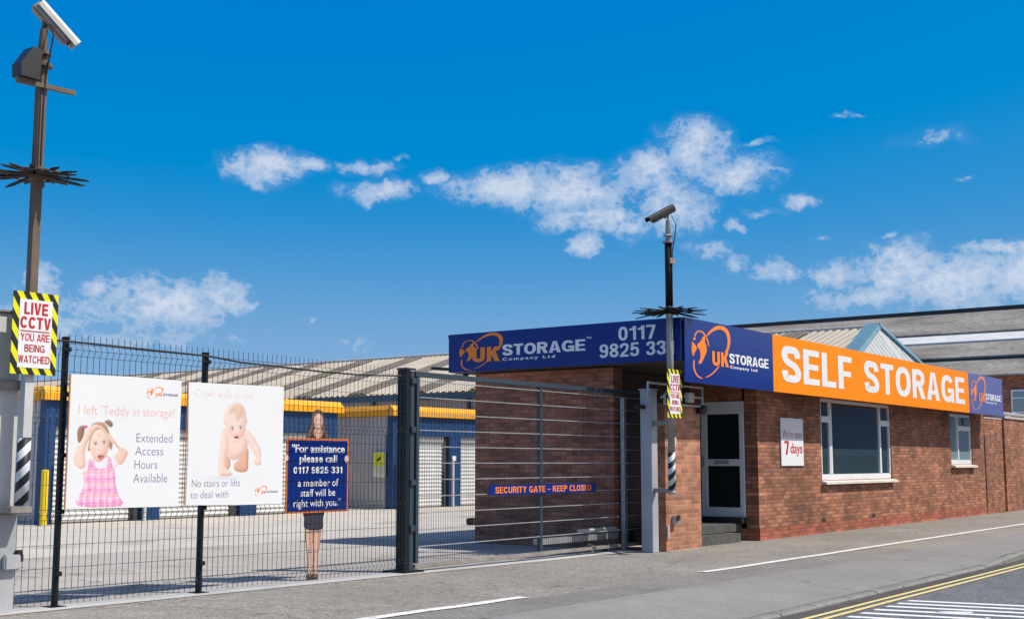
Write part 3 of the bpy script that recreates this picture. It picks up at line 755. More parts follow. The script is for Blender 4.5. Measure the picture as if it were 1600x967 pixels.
LOGO= {'swoosh': [(0.756, 0.792), (0.842, 0.865), (0.963, 0.931), (1.12, 0.992), (1.276, 1.013), (1.451, 1.005), (1.589, 0.941), (1.645, 0.836), (1.632, 0.722), (1.574, 0.621), (1.507, 0.545), (1.43, 0.563), (1.504, 0.648), (1.538, 0.763), (1.514, 0.858), (1.439, 0.919), (1.308, 0.948), (1.169, 0.937), (0.996, 0.891), (0.83, 0.817)], 'tail': [(1.21, 0.31), (1.069, 0.223), (0.896, 0.143), (0.727, 0.099), (0.721, 0.11), (0.88, 0.159), (1.035, 0.234), (1.168, 0.308)], 'arc': [(0.28, 0.352), (0.267, 0.252), (0.312, 0.163), (0.422, 0.09), (0.587, 0.069), (0.588, 0.081), (0.449, 0.113), (0.357, 0.178), (0.315, 0.255), (0.322, 0.354)], 'ring': [(0.321, 0.757), (0.389, 0.827), (0.511, 0.868), (0.652, 0.852), (0.756, 0.796), (0.826, 0.707), (0.849, 0.631), (0.823, 0.629), (0.779, 0.704), (0.705, 0.779), (0.618, 0.831), (0.51, 0.846), (0.414, 0.814), (0.36, 0.757)], 'land_a': [(0.43, 0.627), (0.57, 0.703), (0.588, 0.735), (0.672, 0.789), (0.755, 0.764), (0.687, 0.728), (0.749, 0.624), (0.752, 0.53), (0.675, 0.447), (0.623, 0.39), (0.545, 0.321), (0.454, 0.325), (0.515, 0.39), (0.532, 0.484), (0.498, 0.551), (0.444, 0.585)], 'land_b': [(0.26, 0.66), (0.386, 0.593), (0.401, 0.551), (0.324, 0.484), (0.283, 0.425), (0.234, 0.478), (0.228, 0.569)], 'dash': [(0.301, 0.728), (0.366, 0.739), (0.351, 0.701), (0.287, 0.69)]}

# ------------------------------------------------------------------ printed photographs: soft tones on a fine grid
import numpy as np

class Print:
    """a picture printed on a board: colour per grid point, x to the right and z up in metres"""
    def __init__(s, x0, x1, z0, z1, step, paper):
        s.xs = np.arange(x0, x1 + step * .5, step); s.zs = np.arange(z0, z1 + step * .5, step)
        s.X, s.Z = np.meshgrid(s.xs, s.zs)
        s.c = np.ones(s.X.shape + (3,)) * np.array(paper)
        s.a = np.zeros(s.X.shape)
        s.step = step
        g = np.random.RandomState(5)
        s.grain = g.normal(0, 1, s.X.shape)
    def dist(s, pts, rounded=3):
        p = np.array(smooth_outline(pts, rounded) if rounded else pts)
        q = np.roll(p, -1, 0)
        best = np.full(s.X.shape, 1e9); inside = np.zeros(s.X.shape, bool)
        for (ax, az), (bx, bz) in zip(p, q):
            dx, dz = bx - ax, bz - az
            L2 = dx * dx + dz * dz
            if L2 < 1e-12: continue
            t = np.clip(((s.X - ax) * dx + (s.Z - az) * dz) / L2, 0, 1)
            best = np.minimum(best, (s.X - ax - t * dx) ** 2 + (s.Z - az - t * dz) ** 2)
            cr = (az > s.Z) != (bz > s.Z)
            if dz: inside ^= cr & (s.X < dx * (s.Z - az) / dz + ax)
        d = np.sqrt(best)
        return np.where(inside, d, -d)
    def mix(s, col, a):
        s.c = s.c * (1 - a[..., None]) + np.asarray(col) * a[..., None]
    def body(s, pts, lit, dark, R_, soft=0.004, light=(-0.45, 0.5), streak=0.0, fold=None, rounded=3):
        """an outline filled as if it were a rounded form under soft studio light"""
        d = s.dist(pts, rounded)
        a = np.clip(d / soft + 0.5, 0, 1)
        t = np.clip(d / R_, 0, 1)
        gz_, gx_ = np.gradient(d, s.step)
        k = (1 - t) ** 1.3
        sh = 0.84 + 0.58 * (-gx_ * k * light[0] * -1 * -1 + -gz_ * k * light[1]) - 0.26 * k
        if streak:
            sh = sh + streak * (np.sin(s.X * 330 + 3 * np.sin(s.Z * 21)) * 0.5 + np.sin(s.X * 170 + 9 + 4 * np.sin(s.Z * 15)) * 0.5)
        if fold is not None:
            sh = sh + fold
        sh = np.clip(sh, 0, 1.1)[..., None]
        s.c = s.c * (1 - a[..., None]) + (np.array(dark) * (1 - sh) + np.array(lit) * sh) * a[..., None]
        s.a = np.maximum(s.a, a)
        return a
    def spot(s, x, z, rx, rz, col, k=1.0, hard=False, tilt=0.0):
        c_, s_ = math.cos(tilt), math.sin(tilt)
        u = ((s.X - x) * c_ + (s.Z - z) * s_) / rx; v = (-(s.X - x) * s_ + (s.Z - z) * c_) / rz
        r = u * u + v * v
        a = np.clip((1 - np.sqrt(r)) * min(rx, rz) / s.step * 0.8 + 0.5, 0, 1) if hard else np.exp(-r * 1.4)
        s.mix(col, a * k)
    def eye(s, x, z, w, look=(0, 0), iris=(0.10, 0.10, 0.13)):
        s.spot(x, z, w * 1.5, w * 1.0, (0.52, 0.27, 0.20), 0.45)
        s.spot(x, z, w, w * 0.58, (0.80, 0.78, 0.78), 1, True)
        s.spot(x + look[0], z + look[1], w * 0.52, w * 0.52, iris, 1, True)
        s.spot(x, z + w * 0.55, w * 1.05, w * 0.20, (0.10, 0.06, 0.05), 0.9, True)
        s.spot(x, z + w * 1.35, w * 1.3, w * 0.22, (0.36, 0.22, 0.15), 0.55)
        s.spot(x + look[0] - w * 0.15, z + look[1] + w * 0.2, w * 0.14, w * 0.14, (0.9, 0.9, 0.9), 0.9, True)
    def build(s, name, face, lo, parent, cut=False, label=None, rows=(-9, 9)):
        s.c = np.clip(s.c * (1 + 0.010 * s.grain[..., None]), 0, 0.95)
        nz, nx = s.X.shape
        keep = ((s.a > 0.45) if cut else np.ones(s.X.shape, bool)) & (s.Z > rows[0]) & (s.Z < rows[1])
        vs = [tuple(face.p(float(x), float(z), lo)) for z in s.zs for x in s.xs]
        fs = []
        for j in range(nz - 1):
            for i in range(nx - 1):
                if keep[j, i] or keep[j, i + 1] or keep[j + 1, i] or keep[j + 1, i + 1]:
                    b = j * nx + i
                    fs.append((b, b + 1, b + nx + 1, b + nx))
        me = bpy.data.meshes.new(name); me.from_pydata(vs, [], fs)
        at = me.color_attributes.new('ink', 'FLOAT_COLOR', 'POINT')
        at.data.foreach_set('color', np.concatenate([s.c.reshape(-1, 3), np.ones((nx * nz, 1))], 1).astype(np.float32).ravel())
        if cut:
            bm = bmesh.new(); bm.from_mesh(me)
            bmesh.ops.delete(bm, geom=[v for v in bm.verts if not v.link_faces], context='VERTS')
            bm.to_mesh(me); bm.free()
        o = finish(name, me, 'print', parent)
        if label: o['label'] = label
        return o

def _print_mat():
    m, nt, b = _nodes('print')
    a = nt.nodes.new('ShaderNodeVertexColor'); a.layer_name = 'ink'
    nt.links.new(a.outputs['Color'], b.inputs['Base Color'])
    b.inputs['Roughness'].default_value = 0.45
    return m
M['print'] = _print_mat()
SK, SKD = (0.90, 0.70, 0.61), (0.62, 0.30, 0.20)
PAPER = (0.80, 0.81, 0.83)
def ctr(p): return (sum(q[0] for q in p) / len(p), sum(q[1] for q in p) / len(p))

def girl_picture(face, parent):
    g = GIRL
    p = Print(0.035, 0.77, 0.008, 0.90, 0.004, PAPER)
    for k in ('pigtail_a', 'pigtail_b'):
        p.body(g[k], (0.36, 0.22, 0.14), (0.10, 0.05, 0.03), 0.05, 0.014, streak=0.14)
    p.body(g['hair_back'], (0.55, 0.36, 0.24), (0.22, 0.11, 0.06), 0.07, 0.012, streak=0.16)
    p.body(g['neck'], (0.84, 0.58, 0.48), SKD, 0.05)
    p.body(g['shirt'], (0.84, 0.83, 0.87), (0.52, 0.50, 0.60), 0.03, 0.007)
    x, z = p.X, p.Z
    low = np.clip((0.33 - z) / 0.25, 0, 1)
    fold = 0.10 * low * np.sin(x * 88 + 2 * np.sin(z * 11)) + 0.05 * np.sin(x * 37 + z * 30)
    before = p.c.copy()
    a = p.body(g['dress'], (0.90, 0.56, 0.74), (0.60, 0.16, 0.40), 0.06, 0.006, fold=fold)
    warp = 0.006 * np.sin(z * 24) + 0.004 * np.sin(x * 40)
    def stripe(v, per, w, ph=0.0):
        f = np.abs(((v / per + ph) % 1) - 0.5) * per
        return np.clip((w / 2 - f) / 0.003 + 0.5, 0, 1)
    for v, per, w, ph, col, k in ((z + warp, 0.118, 0.036, 0.1, (0.80, 0.10, 0.42), 0.62), (x + warp, 0.078, 0.022, 0.3, (0.82, 0.16, 0.48), 0.5), (z + warp, 0.118, 0.016, 0.45, (0.93, 0.52, 0.26), 0.6), (x + warp, 0.078, 0.012, 0.75, (0.92, 0.80, 0.88), 0.6), (z + warp, 0.059, 0.008, 0.8, (0.93, 0.85, 0.92), 0.5)):
        m_ = stripe(v, per, w, ph) * a * k * (0.75 + 0.25 * np.sin(x * 53 + z * 71))
        p.c = p.c * (1 - m_[..., None]) + np.array(col) * m_[..., None]
    p.spot(*ctr([(0.255, 0.505), (0.30, 0.50)]), 0.075, 0.028, (0.86, 0.85, 0.89), 0.9)
    p.body(g['face'], SK, SKD, 0.085)
    ea, eb = ctr(g['eye_a']), ctr(g['eye_b']); nm = ctr(g['nose']); mo = ctr(g['mouth'])
    for cx_ in (ea[0] - 0.01, eb[0] + 0.015):
        p.spot(cx_, (nm[1] + mo[1]) / 2 + .01, 0.032, 0.026, (0.88, 0.44, 0.38), 0.45)
    p.spot(ea[0], ea[1] + 0.105, 0.09, 0.05, (0.92, 0.76, 0.68), 0.5)
    p.eye(ea[0], ea[1], 0.021, (0.003, 0)); p.eye(eb[0], eb[1], 0.021, (0.003, 0))
    p.spot(nm[0] - 0.004, nm[1] + 0.022, 0.008, 0.03, (0.95, 0.80, 0.72), 0.6)
    p.spot(nm[0], nm[1] - 0.004, 0.017, 0.007, (0.62, 0.30, 0.24), 0.6)
    p.spot(mo[0], mo[1], 0.038, 0.033, (0.74, 0.28, 0.28), 0.9, True)
    p.spot(mo[0], mo[1], 0.029, 0.024, (0.22, 0.02, 0.04), 1, True)
    p.spot(mo[0] + 0.002, mo[1] - 0.010, 0.020, 0.011, (0.66, 0.20, 0.24), 0.9, True)
    p.spot(mo[0], mo[1] + 0.016, 0.020, 0.005, (0.86, 0.84, 0.82), 0.9, True)
    p.spot(mo[0], mo[1] - 0.045, 0.03, 0.012, (0.66, 0.36, 0.28), 0.4)
    for k in ('arm_b', 'arm_a'):
        p.body(g[k], SK if k == 'arm_a' else (0.87, 0.62, 0.52), SKD, 0.05)
    # fingers meeting on the crown
    for j in range(4):
        p.spot(0.245 + 0.012 * j, 0.772 - 0.012 * j, 0.030, 0.0028, (0.62, 0.33, 0.24), 0.75, False, 0.55)
        p.spot(0.330 + 0.010 * j, 0.735 - 0.004 * j, 0.028, 0.0028, (0.62, 0.33, 0.24), 0.7, False, -0.75)
    t_ = ctr(g['tie']); p.spot(t_[0], t_[1], 0.020, 0.015, (0.78, 0.10, 0.36), 0.95, True)
    p.build('picture', face, 0.0005, parent, label='printed photograph of a girl in a pink checked dress')

def baby_picture(face, parent):
    g = BABY
    p = Print(0.19, 1.06, 0.25, 1.17, 0.004, PAPER)
    L1, D1 = (0.90, 0.72, 0.66), (0.66, 0.36, 0.28)
    p.spot(0.52, 0.30, 0.30, 0.028, (0.60, 0.63, 0.68), 0.6)
    p.body(g['leg_a'], (0.80, 0.50, 0.38), (0.45, 0.17, 0.09), 0.05, 0.008)
    p.body(g['leg_b'], (0.80, 0.48, 0.35), (0.42, 0.15, 0.08), 0.06, 0.008)
    p.body(g['nappy'], (0.84, 0.84, 0.86), (0.55, 0.52, 0.55), 0.02)
    p.body(g['torso'], (0.90, 0.70, 0.62), (0.62, 0.32, 0.23), 0.10, 0.008)
    p.spot(0.52, 0.52, 0.05, 0.06, (0.78, 0.50, 0.40), 0.35)
    for k in ('arm_b', 'arm_a'):
        p.body(g[k], L1, D1, 0.055, 0.008)
    for k in ('ear_a', 'ear_b'):
        p.body(g[k], (0.86, 0.58, 0.50), D1, 0.015)
    p.body(g['head'], L1, D1, 0.11, 0.007)
    ea, eb, mo = ctr(g['eye_a']), ctr(g['eye_b']), ctr(g['mouth'])
    cx_ = (ea[0] + eb[0]) / 2
    p.body(g['hair'], (0.80, 0.58, 0.46), (0.55, 0.30, 0.20), 0.05, 0.05, streak=0.10)
    for e in (ea, eb):
        p.spot(e[0] + (0.012 if e is eb else -0.012), e[1] - 0.055, 0.036, 0.028, (0.90, 0.52, 0.46), 0.45)
        p.eye(e[0], e[1], 0.022, (0, -0.003), (0.07, 0.06, 0.07))
    p.spot(cx_ + 0.004, (ea[1] + mo[1]) / 2 + 0.012, 0.010, 0.02, (0.94, 0.80, 0.74), 0.6)
    p.spot(cx_ + 0.004, (ea[1] + mo[1]) / 2 - 0.010, 0.020, 0.007, (0.66, 0.36, 0.30), 0.55)
    p.spot(mo[0], mo[1] + 0.002, 0.036, 0.018, (0.74, 0.32, 0.30), 0.9, True)
    p.spot(mo[0], mo[1] + 0.003, 0.029, 0.011, (0.20, 0.03, 0.04), 1, True)
    p.spot(mo[0], mo[1] - 0.045, 0.04, 0.010, (0.68, 0.40, 0.33), 0.45)
    for k in ('toe_a', 'toe_b', 'toe_c'):
        c_ = ctr(g[k]); p.spot(c_[0], c_[1], 0.012, 0.009, (0.52, 0.15, 0.13), 0.8)
    hx = max(q[0] for q in g['arm_b']); hz = min(q[1] for q in g['arm_b'])
    for j in range(3):
        p.spot(hx - 0.055 + j * 0.018, hz + 0.022 + j * 0.006, 0.003, 0.018, (0.66, 0.38, 0.30), 0.6)
    p.build('picture', face, 0.0005, parent, label='printed photograph of a crawling baby')

def woman_picture(face, parent):
    g = WOMAN
    p = Print(10.5 - 10.5 + 0.30, 0.78, 0.0, 2.15, 0.0032, (0.1, 0.08, 0.07))
    p.body(g['hair'], (0.20, 0.12, 0.08), (0.035, 0.02, 0.015), 0.05, 0.004, streak=0.2)
    p.body(g['jacket'], (0.035, 0.035, 0.05), (0.008, 0.008, 0.012), 0.04, 0.004)
    p.body(g['neck'], (0.74, 0.48, 0.36), (0.40, 0.20, 0.13), 0.05, 0.004)
    p.body(g['face'], (0.84, 0.58, 0.46), (0.46, 0.23, 0.15), 0.06, 0.005)
    ea, eb, mo = ctr(g['eye_a']), ctr(g['eye_b']), ctr(g['mouth'])
    p.spot((ea[0] + eb[0]) / 2, ea[1] + 0.05, 0.04, 0.025, (0.90, 0.68, 0.57), 0.5)
    for e in (ea, eb):
        p.eye(e[0], e[1], 0.015); p.spot(e[0], e[1] - 0.045, 0.018, 0.02, (0.86, 0.46, 0.38), 0.4)
    p.spot((ea[0] + eb[0]) / 2 + 0.006, (ea[1] + mo[1]) / 2 - 0.006, 0.010, 0.006, (0.50, 0.26, 0.19), 0.55)
    p.spot(mo[0], mo[1], 0.026, 0.011, (0.62, 0.16, 0.16), 1, True)
    p.spot(mo[0], mo[1] + 0.001, 0.019, 0.005, (0.86, 0.84, 0.82), 1, True)
    p.body(g['leg_a'], (0.74, 0.47, 0.35), (0.36, 0.18, 0.12), 0.045, 0.004)
    p.body(g['leg_b'], (0.74, 0.47, 0.35), (0.36, 0.18, 0.12), 0.045, 0.004)
    for k in ('leg_a', 'leg_b'):
        c_ = ctr(g[k]); p.spot(c_[0] + 0.01, 0.49, 0.02, 0.028, (0.52, 0.29, 0.20), 0.5)
    p.body(g['skirt'], (0.05, 0.05, 0.075), (0.008, 0.008, 0.014), 0.05, 0.004)
    for k in ('shoe_a', 'shoe_b'):
        p.body(g[k], (0.05, 0.04, 0.04), (0.008, 0.007, 0.008), 0.02, 0.004)
        c_ = ctr(g[k]); p.spot(c_[0], max(q[1] for q in g[k]) - 0.018, 0.022, 0.012, (0.66, 0.42, 0.32), 0.85)
    p.build('picture', face, 0.0012, parent, cut=True, label='printed head and shoulders of a long haired woman above the board', rows=(1.3, 9))
    p.build('picture', face, 0.0012, parent, cut=True, label='printed black skirt, bare legs and black shoes below the board', rows=(-9, 1.3))

# ------------------------------------------------------------------ the ground
def sheet(xs, ys, zf):
    bm = B()
    g = [[bm.verts.new((x, y, zf(x, y))) for y in ys] for x in xs]
    for i in range(len(xs) - 1):
        for j in range(len(ys) - 1):
            bm.faces.new((g[i][j], g[i + 1][j], g[i + 1][j + 1], g[i][j + 1]))
    return bm

def kerb_top(x):
    t = min(max((x - 19.3) / 1.9, 0), 1)
    return -0.072 + t * t * (3 - 2 * t) * 0.075

XS = [-60, 4, 8, 12, 16, 18, 19.3, 19.8, 20.3, 20.8, 21.2, 22, 26, 40, 140]
structure('ground', sheet([-600, 600], [-600, 600], lambda x, y: -0.25), 'earth')
structure('road', sheet([-80, 160], [-9, 5.36], lambda x, y: -0.10), 'road')
structure('road_channel', sheet([-80, 10, 160], [5.2, 5.37], lambda x, y: -0.096), 'gutter_road')

FY0 = 10.2
def pave_z(x, y):
    k = kerb_top(x)
    t = min(max((y - 5.53) / 1.3, 0), 1)
    return k + (gz(x) - k) * t
structure('pavement', sheet(XS, [5.53, 6.0, 6.4, 6.83, 7.4, 9, 10.9], pave_z), 'pavement')
structure('pavement_patch', sheet([x for x in XS if x > 9] and [9.2, 12, 16, 18, 19.3, 19.8, 20.3, 20.8, 21.2, 22, 26, 40, 140], [5.54, 6.0, 6.4, 6.83, 7.05], lambda x, y: pave_z(x, y) + 0.004), 'pavement_smooth')
structure('pavement_trench', sheet([7, 8, 12, 16, 18], [7.055, 7.4, 7.74], lambda x, y: pave_z(x, y) + 0.004), 'pavement_dark')

bm = B()
x = -20.0
while x < 120:
    L_ = 0.915 if x < 60 else 6
    z0, z1 = kerb_top(x), kerb_top(x + L_ - 0.014)
    dy = random.uniform(-0.006, 0.006); dz = random.uniform(-0.004, 0.004)
    pts = [(x, 5.40 + dy, -0.2), (x, 5.40 + dy, z0 - 0.02 + dz), (x, 5.425 + dy, z0 + dz), (x, 5.53, z0 + dz), (x, 5.53, -0.2)]
    q = [(x + L_ - 0.014, p[1], p[2] + ((z1 - z0) if p[2] > -0.19 else 0)) for p in pts]
    a = [bm.verts.new(p) for p in pts]; c = [bm.verts.new(p) for p in q]
    bm.faces.new(a[::-1]); bm.faces.new(c)
    for i in range(5):
        bm.faces.new((a[i], a[(i + 1) % 5], c[(i + 1) % 5], c[i]))
    x += L_
structure('kerb', bm, 'kerb')

# painted markings
def ribbon(pts, w, zf):
    bm = B()
    prev = None
    for i, (x, y) in enumerate(pts):
        a = Vector(pts[max(i - 1, 0)]); b = Vector(pts[min(i + 1, len(pts) - 1)])
        d = (b - a).normalized(); n = Vector((-d.y, d.x)) * w / 2
        p, q = (x - n.x, y - n.y), (x + n.x, y + n.y)
        v = (bm.verts.new((*p, zf(*p))), bm.verts.new((*q, zf(*q))))
        if prev:
            bm.faces.new((prev[0], v[0], v[1], prev[1]))
        prev = v
    return bm
def wob(xs, y, a=0.012):
    return [(x, y + random.uniform(-a, a)) for x in xs]
structure('white_edge_line', ribbon(wob([15.05, 15.6, 16.5, 18, 19.3, 20.3, 21.2, 22, 26, 32, 40, 140], 7.87), 0.135, lambda x, y: pave_z(x, y) + 0.009), 'paint_white')
structure('white_edge_dash', ribbon(wob([8.2, 8.9, 9.4, 9.8, 10.2, 10.6, 10.95], 7.84, 0.022), 0.15, lambda x, y: pave_z(x, y) + 0.009), 'paint_white')
structure('yellow_line', ribbon(wob([-60, 10, 12, 14, 16, 18, 20, 30, 60, 140], 5.13, 0.006), 0.065, lambda x, y: -0.0915), 'paint_yellow')
structure('yellow_line', ribbon(wob([-60, 10, 12, 14, 16, 18, 20, 30, 60, 140], 4.98, 0.006), 0.065, lambda x, y: -0.0915), 'paint_yellow')
structure('wall_foot_grit', sheet([18.3, 19.5], [FY0 - 0.07, FY0 - 0.001], lambda x, y: pave_z(x, y) + 0.005), 'strip')
structure('wall_foot_grit', sheet([21.8, 24, 28, 31, 38], [FY0 - 0.06, FY0 - 0.013], lambda x, y: pave_z(x, y) + 0.005), 'strip')
bm = B()
def bar(x0, x1, y0, y1, w=0.13):
    prism(bm, [(x0 - w / 2, y0, -0.099), (x0 + w / 2, y0, -0.099), (x1 + w / 2, y1, -0.099), (x1 - w / 2, y1, -0.099)], (0, 0, 0.004))
for x0 in (14.24, 13.90, 13.55, 13.18, 12.80, 12.42, 12.02, 11.6):
    bar(x0, x0 + 0.42, 4.86, 2.4)
bar(13.35, 13.52, 4.25, 3.95, 0.12)
bar(13.12, 12.78, 3.7, 3.45, 0.12)
structure('road_hatching', bm, 'paint_white_road')

# the yard behind the fence
def yz(x, y):
    return gz(x) * max(0, 1 - (y - 10.9) / 12)
structure('yard', sheet([-60, 4, 8, 12, 16, 22, 140], [10.9, 14, 17.3, 23, 60, 150], lambda x, y: yz(x, y) - 0.004), 'yard_light')
structure('yard_tarmac', sheet([-60, 4, 8, 12, 16, 18.1], [11.06, 14, 17.3], lambda x, y: yz(x, y) + 0.001), 'yard_front')
structure('threshold_strip', sheet([-20, 4, 8, 12, 16, 18.0], [10.66, 10.84, 11.05], lambda x, y: pave_z(x, min(y, 10.89)) + 0.006), 'strip')

# ------------------------------------------------------------------ reception building
FY, SX = 10.2, 18.2          # road front, gate side
t = thing('reception_building', 'low flat-roofed brown brick office under the navy and orange sign boards', 'building', (27, 12, 0))

def wall_x(bm, x0, x1, z0, z1, y, thick, holes):
    """a wall along the road with openings cut through it and their reveals"""
    xs = sorted({x0, x1, *[h[0] for h in holes], *[h[1] for h in holes]})
    zs = sorted({z0, z1, *[h[2] for h in holes], *[h[3] for h in holes]})
    inside = lambda x, z: any(h[0] < x < h[1] and h[2] < z < h[3] for h in holes)
    for xa, xb in zip(xs, xs[1:]):
        for za, zb in zip(zs, zs[1:]):
            if not inside((xa + xb) / 2, (za + zb) / 2):
                for yy in (y, y + thick):
                    bm.faces.new([bm.verts.new(p) for p in ((xa, yy, za), (xb, yy, za), (xb, yy, zb), (xa, yy, zb))])
    for hx0, hx1, hz0, hz1 in holes + [(x0, x1, z0, z1)]:
        c = [(hx0, hz0), (hx1, hz0), (hx1, hz1), (hx0, hz1)]
        for (ax, az), (bx, bz) in zip(c, c[1:] + c[:1]):
            bm.faces.new([bm.verts.new(p) for p in ((ax, y, az), (bx, y, bz), (bx, y + thick, bz), (ax, y + thick, az))])
    bmesh.ops.remove_doubles(bm, verts=bm.verts, dist=1e-4)
    return bm

W1 = (24.88, 29.12, 1.08, 2.80)
W2 = (33.70, 35.62, 1.40, 2.76)
bm = wall_x(B(), 21.8, 36.8, 0.225, 3.08, FY, 0.3, [W1, W2])
part('wall', bm, 'brick', t, label='sunlit brick front wall along the pavement')
part('plinth', box(B(), 21.797, 36.797, FY - 0.012, FY + 0.3, -0.1, 0.225), 'brick_red', t)
bm = B()
box(bm, 21.8, 22.1, FY + 0.3, 10.46, 0.225, 3.08); 
box(bm, 21.8, 22.1, 11.38, 11.9, 0.225, 3.08)
box(bm, 21.8, 22.1, 10.46, 11.38, 2.63, 3.08)
box(bm, 21.8, 22.1, FY + 0.3, 11.9, -0.1, 0.22)
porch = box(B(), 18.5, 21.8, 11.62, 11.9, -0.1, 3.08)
part('porch_wall', porch, 'porch_shade', t, label='back wall of the entrance porch, its shade put in as nearly black')
part('porch_wall', bm, 'brick_dark', t, label='dark brick walls inside the entrance porch')
part('wall', box(B(), SX, SX + 0.3, 11.17, 14.16, -0.1, 3.08), 'brick_dark', t, label='shaded dark brick side wall behind the gate')
bm = B(); box(bm, SX + 0.31, 36.5, 13.86, 14.158, -0.1, 3.08); box(bm, 36.5, 36.8, 10.51, 14.158, -0.1, 3.08)
part('wall', bm, 'brick', t)
part('pier', box(B(), 18.24, 19.48, FY, FY + 0.32, -0.1, 2.44), 'brick_pier', t, label='brick pier left of the entrance')
part('roof', box(B(), 17.86, 36.72, 9.66, 14.5, 3.10, 3.74), 'soffit', t)
part('roof_edge', box(B(), 17.83, 36.74, 9.635, 14.52, 3.743, 3.80), 'roof_felt', t)
# expansion joint, vent bricks
part('joint', box(B(), 36.80, 36.83, FY - 0.02, FY + 0.01, 0.0, 2.2), 'rubber', t)
for vx in (24.8, 27.7):
    part('air_brick', box(B(), vx, vx + 0.2, FY - 0.006, FY + 0.01, 0.24, 0.30), 'rubber', t)

def window(hole, lights, name_mat, depth=0.07):
    """lights: list of columns (x0, x1, transom or None); frame bars round each pane"""
    x0, x1, z0, z1 = hole
    y0, y1 = FY + 0.03, FY + depth + 0.03
    fr = B()
    fw = 0.07
    bbox(fr, x0 + 0.002, x1 - 0.002, y0, y1, z0 + 0.002, z0 + 0.13)
    bbox(fr, x0 + 0.002, x1 - 0.002, y0, y1, z1 - fw, z1 - 0.002)
    edges = [x0 + 0.002] + [c[0] for c in lights[1:]] + [x1 - 0.002 - fw]
    for e in edges:
        bbox(fr, e, e + fw + (0.03 if e not in (edges[0], edges[-1]) else 0), y0 - 0.003, y1 + 0.003, z0 + 0.132, z1 - fw - 0.002)
    for i, (a, b_, tr) in enumerate(lights):
        if tr:
            bbox(fr, a + fw + 0.003, b_ - 0.003, y0 - 0.012, y1, tr - 0.07, tr + 0.06)
            for za, zb in ((z0 + 0.132, tr - 0.072), (tr + 0.062, z1 - fw - 0.002)):
                s = B()
                box(s, a + fw + 0.005, a + fw + 0.05, y0 + 0.004, y1 - 0.01, za, zb)
                box(s, b_ - 0.05, b_ - 0.005, y0 + 0.004, y1 - 0.01, za, zb)
                me = bpy.data.meshes.new('s'); s.to_mesh(me); s.free(); fr.from_mesh(me); bpy.data.meshes.remove(me)
    win = part('window', fr, 'white_pvc', t)
    part('pane', box(B(), x0 + 0.02, x1 - 0.02, y0 + 0.03, y0 + 0.05, z0 + 0.05, z1 - 0.03), name_mat, win)
    sl = B()
    prism(sl, [(x0 - 0.05, FY + 0.028, z0 - 0.06), (x0 - 0.05, FY - 0.12, z0 - 0.075), (x0 - 0.05, FY - 0.12, z0 - 0.03), (x0 - 0.05, FY + 0.028, z0 + 0.0)], (x1 - x0 + 0.12, 0, 0))
    part('sill', sl, 'sill', win)
    return win
w1 = window(W1, [(W1[0], 25.46, 2.37), (25.46, 28.42, None), (28.42, W1[1], 2.37)], 'pane_dark')
w1['label'] = 'large white framed shop window with a dark pane'
w2 = window(W2, [(W2[0], 34.40, None), (34.40, W2[1], 2.39)], 'pane_teal')
w2['label'] = 'small white framed window with pale blue panes'
# blind and parcels seen behind the small window
part('opening_light', bbox(B(), 35.0, 35.5, FY + 0.015, FY + 0.028, 2.47, 2.66, 0.003), 'pane_teal', w2)

# the entrance door in the porch, facing the gate
dx = 21.8
bm = B()
y0, y1, z0, z1 = 10.47, 11.37, 0.43, 2.62
for (a, b_, c, d) in ((y0, y0 + 0.09, z0, z1), (y1 - 0.13, y1, z0, z1), (y0 + 0.09, y1 - 0.13, z1 - 0.24, z1), (y0 + 0.09, y1 - 0.13, z0, z0 + 0.18), (y0 + 0.09, y1 - 0.13, 1.39, 1.52)):
    bbox(bm, dx - 0.045, dx + 0.03, a, b_, c, d, 0.004)
door = part('door', bm, 'white_pvc', t, label='white entrance door with two dark glass panels')
part('pane', box(B(), dx - 0.02, dx - 0.005, y0 + 0.085, y1 - 0.125, z0 + 0.16, 1.395), 'pane_black', door)
part('pane', box(B(), dx - 0.02, dx - 0.005, y0 + 0.085, y1 - 0.125, 1.515, z1 - 0.23), 'pane_black', door)
part('letter_box', bbox(B(), dx - 0.06, dx - 0.046, 10.78, 11.08, 1.43, 1.49, 0.003), 'galv', door)
part('handle', bbox(B(), dx - 0.10, dx - 0.046, 11.28, 11.31, 1.38, 1.56, 0.004), 'galv', door)
part('threshold', box(B(), 21.6, 21.795, 10.46, 11.4, 0.32, 0.428), 'rubber', t)
bm = B(); bbox(bm, 19.5, 21.795, 10.56, 11.6, 0.165, 0.318, 0.012)
part('step', bm, 'concrete_step', t)
bm = B(); bbox(bm, 19.5, 21.30, 10.34, 11.6, -0.05, 0.163, 0.012)
part('step', bm, 'concrete_step', t)

# small fittings on the pier
t = thing('wall_lamp', 'round black lamp at the top of the brick pier by the door', 'lamp', (19.38, FY, 2.36))
bm = B(); box(bm, 19.34, 19.42, FY - 0.03, FY - 0.001, 2.3, 2.42); part('bracket', bm, 'rubber', t)
bm = B(); bmesh.ops.create_uvsphere(bm, u_segments=16, v_segments=10, radius=0.085, matrix=Matrix.Translation((19.40, FY - 0.11, 2.36)))
part('lamp_shade', bm, 'cam_dark', t, True)
t = thing('socket_box', 'small grey weatherproof socket box low on the brick pier', 'socket', (18.47, FY, 0.51))
part('box', bbox(B(), 18.42, 18.53, FY - 0.09, FY - 0.001, 0.44, 0.58, 0.01), 'galv', t)
part('cover', bbox(B(), 18.43, 18.52, FY - 0.12, FY - 0.091, 0.50, 0.59, 0.008), 'cam_dark', t)
single('bell_push', 'small cream bell push half way up the brick pier', 'bell', bbox(B(), 18.50, 18.58, FY - 0.03, FY - 0.001, 1.72, 1.88, 0.008), 'bell', (18.54, FY, 1.72))
